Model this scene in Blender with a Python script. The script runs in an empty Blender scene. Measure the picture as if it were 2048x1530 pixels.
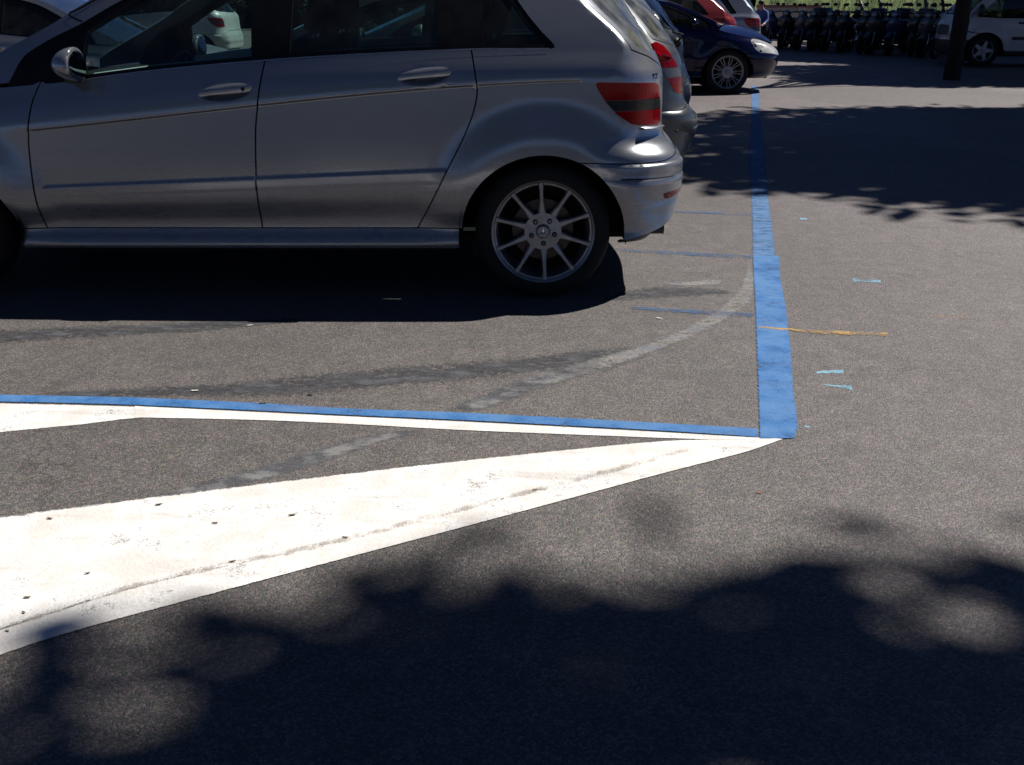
import bpy, bmesh, math, random
import numpy as np
from mathutils import Vector, Matrix
from mathutils.geometry import delaunay_2d_cdt
pi = math.pi
random.seed(11)
SC = bpy.context.scene
COL = SC.collection

# ---------------------------------------------------------------- camera
cam_d = bpy.data.cameras.new('camera')
cam = bpy.data.objects.new('camera', cam_d)
COL.objects.link(cam)
CAM_H = 1.298                       # eye height of the hand-held camera
PITCH = math.radians(21.344)        # looking down at the tarmac
cam.location = (0, 0, CAM_H)
cam.rotation_euler = (pi/2 - PITCH, 0, 0)
cam_d.sensor_width = 36.0
cam_d.lens = 34.28
cam_d.clip_start = 0.05
cam_d.clip_end = 900
SC.camera = cam

# ---------------------------------------------------------------- sky, sun, exposure
SUN_DIR = Vector((0.66, 0.36, 1.0)).normalized()          # towards the sun: behind and to the right of the cars
SUN_EL = math.asin(SUN_DIR.z)
SUN_AZ = math.atan2(SUN_DIR.x, SUN_DIR.y)
world = bpy.data.worlds.new('World')
SC.world = world
world.use_nodes = True
wn = world.node_tree
wn.nodes.clear()
sky = wn.nodes.new('ShaderNodeTexSky')
sky.sky_type = 'NISHITA'
sky.sun_disc = False
sky.sun_elevation = SUN_EL
sky.sun_rotation = SUN_AZ
sky.air_density = 0.30
sky.dust_density = 0.0
sky.ozone_density = 6.0
bg = wn.nodes.new('ShaderNodeBackground')
bg.inputs['Strength'].default_value = 0.055
wo = wn.nodes.new('ShaderNodeOutputWorld')
tint = wn.nodes.new('ShaderNodeMix')           # the phone's white balance: shade reads blue
tint.data_type = 'RGBA'
tint.blend_type = 'MULTIPLY'
tint.inputs[0].default_value = 1.0
tint.inputs[7].default_value = (0.90, 0.96, 1.06, 1)
wn.links.new(sky.outputs[0], tint.inputs[6])
wn.links.new(tint.outputs[2], bg.inputs[0])
wn.links.new(bg.outputs[0], wo.inputs[0])
sun_d = bpy.data.lights.new('sun', 'SUN')
sun_d.energy = 5.0
sun_d.angle = math.radians(0.53)
sun_d.color = (1.0, 0.955, 0.90)
sun = bpy.data.objects.new('sun', sun_d)
sun.rotation_euler = SUN_DIR.to_track_quat('Z', 'Y').to_euler()
sun.location = (20, 10, 30)
COL.objects.link(sun)
SC.view_settings.view_transform = 'Standard'
SC.view_settings.look = 'None'
SC.view_settings.exposure = 0.33
SC.view_settings.gamma = 1.0
SC.view_settings.use_curve_mapping = False
SC.render.engine = 'CYCLES'
SC.cycles.max_bounces = 10
SC.cycles.transparent_max_bounces = 24
SC.cycles.caustics_reflective = False
SC.cycles.caustics_refractive = False
SC.cycles.sample_clamp_indirect = 6.0

# ---------------------------------------------------------------- materials
class NT:
    """small node-graph helper"""
    def __init__(s, name):
        s.m = bpy.data.materials.new(name)
        s.m.use_nodes = True
        s.t = s.m.node_tree
        s.t.nodes.clear()
        s.out = s.t.nodes.new('ShaderNodeOutputMaterial')
    def n(s, kind, **kw):
        nd = s.t.nodes.new(kind)
        for k, v in kw.items():
            if k.startswith('_'):
                setattr(nd, k[1:], v)
            else:
                s.put(nd, k, v)
        return nd
    def put(s, nd, k, v):
        key = int(k[1:]) if k[0] == 'i' and k[1:].isdigit() else k.replace('__', ' ')
        sock = nd.inputs[key]
        if isinstance(v, bpy.types.NodeSocket):
            s.t.links.new(v, sock)
        elif isinstance(v, bpy.types.Node):
            s.t.links.new(v.outputs[0], sock)
        else:
            sock.default_value = v
    def pos(s):
        return s.n('ShaderNodeNewGeometry').outputs['Position']
    def obj(s):
        return s.n('ShaderNodeTexCoord').outputs['Object']
    def noise(s, vec, scale, detail=3.0, rough=0.55, dist=0.0):
        return s.n('ShaderNodeTexNoise', Vector=vec, Scale=scale, Detail=detail, Roughness=rough, Distortion=dist)
    def ramp(s, fac, stops):
        r = s.n('ShaderNodeValToRGB', Fac=fac)
        e = r.color_ramp.elements
        while len(e) < len(stops):
            e.new(0.5)
        for q, (p, c) in zip(e, stops):
            q.position = p
            q.color = (c, c, c, 1) if not hasattr(c, '__len__') else (*c, 1)
        return r.outputs[0]
    def math(s, op, a, b=0.0, c=0.0, clamp=False):
        m = s.n('ShaderNodeMath', _operation=op, _use_clamp=clamp, i0=a, i1=b, i2=c)
        return m.outputs[0]
    def mix(s, fac, a, b, blend='MIX'):
        m = s.n('ShaderNodeMix', _data_type='RGBA', _blend_type=blend)
        s.put(m, 'i0', fac)
        s.put(m, 'i6', (*a, 1) if hasattr(a, '__len__') else a)
        s.put(m, 'i7', (*b, 1) if hasattr(b, '__len__') else b)
        return m.outputs[2]
    def done(s, shader, disp=None):
        s.t.links.new(shader.outputs[0], s.out.inputs[0])
        return s.m

def c4(c):
    return (*c, 1.0)

def plain(name, col, rough=0.5, metal=0.0, coat=0.0, var=0.12, scale=6.0, bump=0.0, bscale=120.0, spec=0.5):
    """principled surface with a little tonal variation so that nothing is perfectly uniform"""
    g = NT(name)
    p = g.obj()
    nz = g.noise(p, scale, 4.0)
    f = g.ramp(nz.outputs[0], [(0.3, 1 - var), (0.7, 1 + var)])
    base = g.mix(1.0, col, f, 'MULTIPLY')
    b = g.n('ShaderNodeBsdfPrincipled', Base__Color=base, Metallic=metal)
    rr = g.ramp(g.noise(p, scale*2.3, 3.0).outputs[0], [(0.3, max(rough-0.06, 0.02)), (0.7, min(rough+0.06, 1))])
    g.put(b, 'Roughness', rr)
    g.put(b, 'Coat__Weight', coat)
    g.put(b, 'Coat__Roughness', 0.06)
    g.put(b, 'Specular__IOR__Level', spec)
    if bump:
        bp = g.n('ShaderNodeBump', Strength=bump, Distance=0.004, Height=g.noise(p, bscale, 4.0).outputs[0])
        g.put(b, 'Normal', bp)
    return g.done(b)

def paint(name, col, metal=0.6, rough=0.34, coat=0.7, dust=0.25, spec=0.5):
    """car paint: metallic base, clear coat, thin road dust that gathers towards the sills"""
    g = NT(name)
    p = g.obj()
    fl = g.noise(p, 900.0, 1.0)
    base = g.mix(g.ramp(fl.outputs[0], [(0.35, 0.0), (0.65, 0.22)]), col, tuple(min(1, c*1.5+0.02) for c in col))
    z = g.n('ShaderNodeSeparateXYZ', Vector=p).outputs[2]
    low = g.math('SUBTRACT', 1.0, g.math('DIVIDE', z, 0.75), clamp=True)
    sm = g.noise(g.n('ShaderNodeMapping', Vector=p, Scale=(1.5, 1.5, 9.0)), 3.2, 5.0, 0.62, 0.6)
    d = g.math('MULTIPLY', g.math('ADD', low, 0.22), g.ramp(sm.outputs[0], [(0.38, 0.15), (0.7, 1.0)]), clamp=True)
    d = g.math('MULTIPLY', d, dust)
    base = g.mix(d, base, (0.20, 0.18, 0.155))
    b = g.n('ShaderNodeBsdfPrincipled', Base__Color=base)
    g.put(b, 'Metallic', g.math('MULTIPLY', g.math('SUBTRACT', 1.0, d), metal))
    g.put(b, 'Roughness', g.math('ADD', rough, g.math('MULTIPLY', d, 0.5)))
    g.put(b, 'Coat__Weight', g.math('MULTIPLY', g.math('SUBTRACT', 1.0, g.math('MULTIPLY', d, 1.5), clamp=True), coat))
    g.put(b, 'Coat__Roughness', 0.09)
    g.put(b, 'Specular__IOR__Level', spec)
    wob = g.n('ShaderNodeBump', Strength=0.02, Distance=0.002, Height=g.noise(p, 5.0, 1.0).outputs[0])
    g.put(b, 'Normal', wob)
    return g.done(b)

def glass(name, tint, refl=1.0, dirt=0.03):
    """thin automotive glass: tinted see-through plus Fresnel reflection and a film of dust"""
    g = NT(name)
    tr = g.n('ShaderNodeBsdfTransparent', Color=c4(tint))
    gl = g.n('ShaderNodeBsdfGlossy', Color=(refl, refl, refl, 1), Roughness=0.015)
    fr = g.n('ShaderNodeFresnel', IOR=1.5)
    mx = g.n('ShaderNodeMixShader', i0=fr.outputs[0], i1=tr.outputs[0], i2=gl.outputs[0])
    df = g.n('ShaderNodeBsdfDiffuse', Color=(0.34, 0.35, 0.31, 1))
    nz = g.ramp(g.noise(g.obj(), 9.0, 5.0).outputs[0], [(0.35, dirt*0.4), (0.75, dirt*1.8)])
    m2 = g.n('ShaderNodeMixShader', i0=nz, i1=mx.outputs[0], i2=df.outputs[0])
    return g.done(m2)

M = {}
M['silver'] = paint('silver_paint', (0.275, 0.288, 0.318), metal=0.72, rough=0.24, coat=0.35)
M['grey'] = paint('grey_paint', (0.075, 0.08, 0.088), metal=0.6)
M['palesilver'] = paint('pale_silver_paint', (0.34, 0.345, 0.35), metal=0.7)
M['blue'] = paint('dark_blue_paint', (0.0008, 0.003, 0.032), metal=0.0, rough=0.15, coat=0.4, dust=0.01, spec=0.25)
M['red'] = paint('dark_red_paint', (0.20, 0.006, 0.009), metal=0.05, rough=0.3, coat=1.0, dust=0.05)
M['bluegrey'] = paint('blue_grey_paint', (0.30, 0.34, 0.42), metal=0.5)
M['white'] = paint('white_paint', (0.50, 0.50, 0.49), metal=0.0, rough=0.35, dust=0.3)
M['black_trim'] = plain('black_trim', (0.012, 0.012, 0.013), 0.45, bump=0.1, bscale=300)
M['gloss_black'] = plain('gloss_black', (0.008, 0.008, 0.009), 0.16, coat=0.4)
M['window_black'] = plain('window_black', (0.006, 0.006, 0.007), 0.3, spec=0.25)
M['cabin'] = plain('cabin_cloth', (0.016, 0.017, 0.019), 0.85, bump=0.2, bscale=400, spec=0.2)
M['trim_sunlit'] = plain('pale_sunlit_trim', (0.55, 0.55, 0.53), 0.7)
M['under'] = plain('underbody', (0.012, 0.012, 0.012), 0.9, spec=0.2)
M['tyre'] = plain('tyre_rubber', (0.014, 0.014, 0.014), 0.82, bump=0.25, bscale=160, spec=0.25)
M['alloy'] = plain('alloy', (0.30, 0.30, 0.31), 0.42, metal=0.75, var=0.2, scale=18)
M['alloy_dark'] = plain('alloy_dark', (0.06, 0.06, 0.065), 0.5, metal=0.6, var=0.25, scale=18)
M['disc'] = plain('brake_disc', (0.07, 0.055, 0.05), 0.45, metal=0.8)
M['chrome'] = plain('chrome', (0.75, 0.76, 0.78), 0.08, metal=1.0, var=0.03)
M['glass_mirror'] = plain('mirror_glass', (0.30, 0.31, 0.33), 0.06, metal=1.0, var=0.02)
M['satin'] = plain('satin_metal', (0.5, 0.5, 0.5), 0.3, metal=0.9)
M['glass'] = glass('car_glass', (0.55, 0.70, 0.67))
M['glass_dark'] = glass('tinted_car_glass', (0.20, 0.25, 0.25))
M['glass_filmed'] = glass('filmed_car_glass', (0.50, 0.62, 0.58), dirt=0.22)  # stronger pale diffuse film for the rear panes
M['lens_red'] = None
def lens(name, tint, base):
    g = NT(name)
    tr = g.n('ShaderNodeBsdfTransparent', Color=c4(tint))
    df = g.n('ShaderNodeBsdfDiffuse', Color=c4(base))
    m1 = g.n('ShaderNodeMixShader', i0=0.45, i1=tr.outputs[0], i2=df.outputs[0])
    gl = g.n('ShaderNodeBsdfGlossy', Color=(1, 1, 1, 1), Roughness=0.05)
    wv = g.n('ShaderNodeTexWave', Vector=g.obj(), Scale=26.0, Distortion=0.4)
    bp = g.n('ShaderNodeBump', Strength=0.18, Distance=0.003, Height=wv.outputs[1])
    g.put(gl, 'Normal', bp)
    g.put(df, 'Normal', bp)
    m2 = g.n('ShaderNodeMixShader', i0=g.n('ShaderNodeFresnel', IOR=1.36).outputs[0], i1=m1.outputs[0], i2=gl.outputs[0])
    return g.done(m2)
M['lens_red'] = lens('red_lens', (0.80, 0.012, 0.02), (0.36, 0.003, 0.008))
M['lens_smoke'] = lens('smoked_lens', (0.26, 0.28, 0.26), (0.045, 0.052, 0.048))
M['lens_grey'] = lens('grey_lens', (0.6, 0.6, 0.62), (0.22, 0.22, 0.24))
M['lens_clear'] = lens('clear_lens', (0.9, 0.92, 0.92), (0.85, 0.86, 0.87))
M['lens_orange'] = lens('orange_lens', (0.8, 0.3, 0.08), (0.35, 0.09, 0.02))
M['reflector'] = plain('lamp_bowl', (0.85, 0.85, 0.85), 0.3, metal=0.6, bump=0.6, bscale=90)

# ---------------------------------------------------------------- object helpers
def tag(o, label=None, cat=None, group=None, kind=None):
    if label: o['label'] = label
    if cat: o['category'] = cat
    if group: o['group'] = group
    if kind: o['kind'] = kind
    return o

def empty(name, loc=(0, 0, 0), rz=0.0, parent=None):
    o = bpy.data.objects.new(name, None)
    o.empty_display_size = 0.2
    o.location = loc
    o.rotation_euler = (0, 0, rz)
    o.parent = parent
    COL.objects.link(o)
    return o

def link(name, me, parent=None, loc=(0, 0, 0), rot=(0, 0, 0)):
    o = bpy.data.objects.new(name, me)
    o.parent = parent
    o.location = loc
    o.rotation_euler = rot
    COL.objects.link(o)
    return o

def mesh(name, V, F, mats, normals=None, smooth=True, midx=None):
    me = bpy.data.meshes.new(name)
    me.from_pydata(np.asarray(V, float).reshape(-1, 3), [], F if isinstance(F, np.ndarray) else [tuple(map(int, f)) for f in F])
    mats = mats if isinstance(mats, (list, tuple)) else [mats]
    for m in mats:
        me.materials.append(m)
    if midx is not None:
        me.polygons.foreach_set('material_index', np.asarray(midx, dtype=np.int32))
    me.polygons.foreach_set('use_smooth', np.full(len(me.polygons), smooth))
    me.update()
    if normals is not None:
        me.normals_split_custom_set_from_vertices([tuple(map(float, n)) for n in normals])
    return me

def put(name, V, F, mats, parent=None, **kw):
    loc = kw.pop('loc', (0, 0, 0)); rot = kw.pop('rot', (0, 0, 0))
    return link(name, mesh(name, V, F, mats, **kw), parent, loc, rot)

class MB:
    """collects simple shapes into one mesh"""
    def __init__(s): s.V = []; s.F = []
    def add(s, V, F):
        k = len(s.V); s.V += [tuple(v) for v in V]; s.F += [tuple(i+k for i in f) for f in F]; return s
    def box(s, c, d, rz=0.0, b=0.0, rot=None):
        bm = bmesh.new()
        bmesh.ops.create_cube(bm, size=1.0)
        bmesh.ops.scale(bm, vec=d, verts=bm.verts)
        if b: bmesh.ops.bevel(bm, geom=bm.edges[:], offset=b, segments=2, affect='EDGES', profile=0.6)
        R = Matrix.Rotation(rz, 3, 'Z') if rot is None else rot
        bmesh.ops.transform(bm, matrix=Matrix.Translation(c) @ R.to_4x4(), verts=bm.verts)
        bm.verts.index_update()
        s.add([v.co[:] for v in bm.verts], [[v.index for v in f.verts] for f in bm.faces]); bm.free(); return s
    def tube(s, pts, r, n=8, cap=True):
        pts = [Vector(p) for p in pts]; rs = r if hasattr(r, '__len__') else [r]*len(pts)
        k = len(s.V); up = None
        for i, p in enumerate(pts):
            d = (pts[min(i+1, len(pts)-1)] - pts[max(i-1, 0)]).normalized()
            a = up - up.dot(d)*d if up is not None and (up - up.dot(d)*d).length > 1e-4 else d.orthogonal()
            a.normalize(); up = a; b = d.cross(a)
            for j in range(n):
                t = 2*pi*j/n
                s.V.append(tuple(p + (a*math.cos(t) + b*math.sin(t))*rs[i]))
        for i in range(len(pts)-1):
            for j in range(n):
                s.F.append((k+i*n+j, k+i*n+(j+1) % n, k+(i+1)*n+(j+1) % n, k+(i+1)*n+j))
        if cap:
            s.F.append(tuple(k+j for j in reversed(range(n))))
            s.F.append(tuple(k+(len(pts)-1)*n+j for j in range(n)))
        return s
    def lathe(s, prof, n=32, axis='Y', c=(0, 0, 0), closed=False):
        """prof: (radius, along-axis) pairs"""
        k = len(s.V); m = len(prof)
        for (r, a) in prof:
            for j in range(n):
                t = 2*pi*j/n
                x, z = r*math.cos(t), r*math.sin(t)
                v = (x, a, z) if axis == 'Y' else (x, z, a)
                s.V.append((v[0]+c[0], v[1]+c[1], v[2]+c[2]))
        for i in range(m-1 if not closed else m):
            i2 = (i+1) % m
            for j in range(n):
                f = (k+i*n+j, k+i2*n+j, k+i2*n+(j+1) % n, k+i*n+(j+1) % n)
                s.F.append(f if axis == 'Y' else f[::-1])
        return s
    def ball(s, c, r, nu=14, nv=9, rot=None):
        k = len(s.V); rr = r if hasattr(r, '__len__') else (r, r, r)
        for i in range(nv+1):
            a = pi*i/nv
            for j in range(nu):
                t = 2*pi*j/nu
                v = Vector((rr[0]*math.sin(a)*math.cos(t), rr[1]*math.sin(a)*math.sin(t), rr[2]*math.cos(a)))
                if rot is not None: v = rot @ v
                s.V.append((v.x+c[0], v.y+c[1], v.z+c[2]))
        for i in range(nv):
            for j in range(nu):
                s.F.append((k+i*nu+j, k+(i+1)*nu+j, k+(i+1)*nu+(j+1) % nu, k+i*nu+(j+1) % nu))
        return s
    def prism(s, poly, y0, y1, plane='XZ'):
        k = len(s.V); n = len(poly)
        for y in (y0, y1):
            for (a, b) in poly:
                s.V.append((a, y, b) if plane == 'XZ' else ((y, a, b) if plane == 'YZ' else (a, b, y)))
        s.F.append(tuple(range(k, k+n))); s.F.append(tuple(range(k+2*n-1, k+n-1, -1)))
        for i in range(n):
            s.F.append((k+i, k+n+i, k+n+(i+1) % n, k+(i+1) % n))
        return s
    def build(s, name, m, parent=None, smooth=True, sharp=35, **kw):
        bm = bmesh.new()
        vs = [bm.verts.new(v) for v in s.V]
        for f in s.F:
            try: bm.faces.new([vs[i] for i in f])
            except ValueError: pass
        bmesh.ops.recalc_face_normals(bm, faces=bm.faces[:])
        for f in bm.faces: f.smooth = smooth
        if smooth:
            for e in bm.edges:
                if len(e.link_faces) == 2 and e.calc_face_angle(0) > math.radians(sharp): e.smooth = False
        me = bpy.data.meshes.new(name); bm.to_mesh(me); bm.free()
        me.materials.append(m)
        return link(name, me, parent, kw.get('loc', (0, 0, 0)), kw.get('rot', (0, 0, 0)))

def copy_tree(o, parent=None):
    c = o.copy(); COL.objects.link(c); c.parent = parent
    for ch in o.children:
        copy_tree(ch, c)
    return c

def cr(pts, step=0.02, closed=False):
    """Catmull-Rom through 2-D or 3-D points, resampled"""
    P = [np.array(p, float) for p in pts]
    if len(P) < 3: 
        n = max(1, int(np.linalg.norm(P[1]-P[0])/step))
        return [tuple(P[0]+(P[1]-P[0])*i/n) for i in range(n+1)]
    out = []
    N = len(P)
    for i in range(N if closed else N-1):
        if closed: a, b, c, d = P[i-1], P[i], P[(i+1) % N], P[(i+2) % N]
        else: a, b, c, d = P[max(i-1, 0)], P[i], P[i+1], P[min(i+2, N-1)]
        n = max(1, int(math.ceil(np.linalg.norm(c-b)/step)))
        for k in range(n):
            t = k/n
            out.append(tuple(0.5*((2*b)+(-a+c)*t+(2*a-5*b+4*c-d)*t*t+(-a+3*b-3*c+d)*t**3)))
    if not closed: out.append(tuple(P[-1]))
    return out
MARKS = {
    'edge_line_near': ('blue', [(0.785, 2.827), (0.879, 3.248), (0.988, 3.740), (1.130, 4.380), (1.237, 4.876), (1.312, 5.214)],
        [(0.901, 2.827), (0.943, 2.937), (1.013, 3.248), (1.118, 3.679), (1.242, 4.221), (1.349, 4.731), (1.465, 5.214)]),
    'edge_line_far': ('blue_worn', [(1.294, 5.147), (1.560, 6.326), (1.737, 7.130), (2.016, 8.415), (2.479, 10.420), (2.935, 12.346), (3.562, 15.095), (3.933, 16.757)],
        [(1.429, 5.147), (1.627, 6.020), (1.808, 6.842), (2.048, 7.901), (2.536, 10.026), (2.928, 11.803), (3.502, 14.303), (4.065, 16.757)]),
    'bay_line': ('blue', [(-2.033, 3.214), (-1.813, 3.200), (-1.565, 3.186), (-1.320, 3.172), (-0.886, 3.122), (-0.554, 3.073), (-0.139, 3.034), (0.456, 2.954), (0.802, 2.905)],
        [(-1.998, 3.149), (-1.779, 3.131), (-1.536, 3.117), (-1.294, 3.099), (-0.868, 3.051), (-0.545, 3.012), (-0.136, 2.966), (0.448, 2.889), (0.785, 2.835)]),
    'white_edge': ('white', [(-1.297, 3.095), (-0.866, 3.042), (-0.543, 3.004), (-0.136, 2.958), (0.447, 2.881), (0.667, 2.850), (0.807, 2.831)],
        [(-1.261, 2.995), (-0.850, 2.974), (-0.534, 2.941), (-0.133, 2.889), (0.441, 2.835), (0.661, 2.820), (0.805, 2.823)]),
    'hatch_far': ('white', [(-2.030, 3.144), (-1.775, 3.122), (-1.532, 3.108), (-1.349, 3.095), (-1.243, 3.086)],
        [(-1.850, 2.820), (-1.654, 2.874), (-1.422, 2.937), (-1.290, 2.983), (-1.181, 3.004)]),
    'hatch_near': ('white', [(-1.560, 2.274), (-1.385, 2.325), (-1.017, 2.434), (-0.674, 2.532), (-0.335, 2.623), (0.000, 2.706), (0.355, 2.786), (0.501, 2.812), (0.662, 2.823), (0.774, 2.827)],
        [(-1.256, 1.732), (-1.133, 1.808), (-0.864, 1.991), (-0.477, 2.165), (0.000, 2.422), (0.258, 2.557), (0.416, 2.650), (0.550, 2.727), (0.651, 2.771), (0.770, 2.808)]),
    'border': ('white', [(-1.258, 1.735), (-1.134, 1.812), (-0.866, 1.997), (-0.479, 2.174), (0.000, 2.431), (0.258, 2.567), (0.418, 2.661), (0.587, 2.764), (0.724, 2.816), (0.838, 2.827)],
        [(-1.204, 1.640), (-1.090, 1.722), (-0.966, 1.807), (-0.729, 1.938), (-0.463, 2.084), (0.000, 2.334), (0.404, 2.557), (0.633, 2.678), (0.737, 2.735), (0.862, 2.823)]),
    'seam_dirt': ('dirt', [(-1.194, 1.799), (-1.143, 1.829), (-0.874, 2.019), (-0.483, 2.199), (0.000, 2.461), (0.261, 2.600), (0.422, 2.692), (0.591, 2.786)],
        [(-1.179, 1.770), (-1.128, 1.799), (-0.862, 1.984), (-0.476, 2.160), (0.000, 2.416), (0.257, 2.554), (0.416, 2.647), (0.585, 2.753)]),
    'faded_a': ('blue_faint', [(0.545, 4.284), (0.849, 4.221), (1.084, 4.183)],
        [(0.538, 4.221), (0.836, 4.146), (1.064, 4.095)]),
    'faded_b': ('blue_faint', [(0.540, 5.411), (0.910, 5.340), (1.319, 5.247)],
        [(0.533, 5.340), (0.894, 5.236), (1.294, 5.136)]),
    'faded_c': ('blue_faint', [(1.070, 6.473), (1.344, 6.423), (1.571, 6.374)],
        [(1.058, 6.390), (1.325, 6.326), (1.546, 6.262)]),
    'ghost_curve': ('ghost_white', [(1.321, 5.305), (1.124, 4.675), (0.973, 4.331), (0.825, 4.087), (0.687, 3.907), (0.541, 3.752), (0.346, 3.608), (0.183, 3.479)],
        [(1.247, 4.876), (1.120, 4.347), (0.985, 4.117), (0.837, 3.920), (0.708, 3.777), (0.567, 3.643), (0.372, 3.462), (0.212, 3.322)]),
    'ghost_arm': ('ghost_white', [(0.745, 4.675), (0.888, 4.712), (1.082, 4.750)],
        [(0.737, 4.620), (0.895, 4.611), (1.047, 4.638)]),
    'ghost_dark_a': ('ghost_dark', [(-1.756, 3.229), (-1.397, 3.272), (-1.054, 3.337), (-0.778, 3.425), (-0.431, 3.517), (-0.047, 3.596), (0.252, 3.679), (0.562, 3.752)],
        [(-1.725, 3.163), (-1.358, 3.167), (-1.007, 3.167), (-0.728, 3.172), (-0.403, 3.257), (-0.117, 3.327), (0.143, 3.425), (0.569, 3.655)]),
    'ghost_dark_b': ('ghost_mixed', [(0.560, 3.740), (0.305, 3.585), (0.086, 3.425), (-0.079, 3.257), (-0.213, 3.086), (-0.244, 3.038)],
        [(0.562, 3.608), (0.370, 3.441), (0.174, 3.297), (0.010, 3.144), (-0.125, 3.038), (-0.150, 3.021)]),
    'ghost_dark_c': ('ghost_mixed', [(-0.317, 2.913), (-0.486, 2.842), (-0.628, 2.745), (-0.783, 2.620), (-0.907, 2.535), (-1.045, 2.413)],
        [(-0.249, 2.881), (-0.402, 2.804), (-0.524, 2.681), (-0.642, 2.590), (-0.755, 2.510), (-0.970, 2.419)]),
    'ghost_dark_d': ('ghost_dark', [(-2.335, 3.920), (-1.984, 3.988), (-1.572, 4.037), (-1.108, 4.095), (-0.845, 4.102)],
        [(-2.207, 3.679), (-1.891, 3.777), (-1.508, 3.854), (-1.273, 3.907), (-0.840, 4.073)]),
    'tyre_smear': ('ghost_dark', [(0.418, 4.463), (0.676, 4.620), (0.918, 4.602), (1.077, 4.549)],
        [(0.407, 4.331), (0.691, 4.380), (0.887, 4.429), (1.062, 4.480)]),
    'orange_mark': ('orange', [(1.053, 3.981), (1.185, 3.954), (1.305, 3.927), (1.585, 3.893)],
        [(1.046, 3.954), (1.172, 3.907), (1.287, 3.867), (1.549, 3.841)]),
    'chalk_a': ('chalk', [(1.717, 4.788), (1.776, 4.759), (1.850, 4.740)],
        [(1.696, 4.684), (1.760, 4.675), (1.819, 4.666)]),
    'chalk_b': ('chalk', [(1.145, 3.435), (1.204, 3.457), (1.259, 3.462)],
        [(1.141, 3.409), (1.188, 3.404), (1.237, 3.404)]),
    'chalk_c': ('chalk', [(1.135, 3.307), (1.183, 3.297), (1.233, 3.302)],
        [(1.134, 3.287), (1.177, 3.272), (1.218, 3.233)]),
    'chalk_d': ('chalk', [(1.858, 6.246), (1.899, 6.231)],
        [(1.837, 6.169), (1.877, 6.154)]),
    'white_drop': ('chalk', [(0.963, 2.937), (0.979, 2.933)],
        [(0.956, 2.913), (0.973, 2.909)]),
    'orange_scratch': ('orange_faint', [(1.883, 4.153), (2.004, 4.124)],
        [(1.868, 4.117), (1.977, 4.087)]),
}
BITS = {
    'pale': [(0.645, 4.087), (-1.133, 3.233), (-1.125, 3.988), (-1.228, 2.771), (-0.854, 2.405), (0.645, 4.087)],
    'brown': [(-0.976, 2.387), (-0.792, 2.285), (-1.032, 2.039), (-1.243, 2.309), (-1.131, 1.936), (-1.111, 1.876), (0.065, 2.473), (-1.114, 1.805), (-0.433, 2.209), (-0.694, 2.093), (-0.027, 2.419), (-0.595, 2.328), (0.810, 2.541)],
    'orange': [(0.702, 2.458)],
    'dark': [(-0.863, 3.113), (1.789, 7.232), (-0.714, 3.195)],
}

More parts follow.
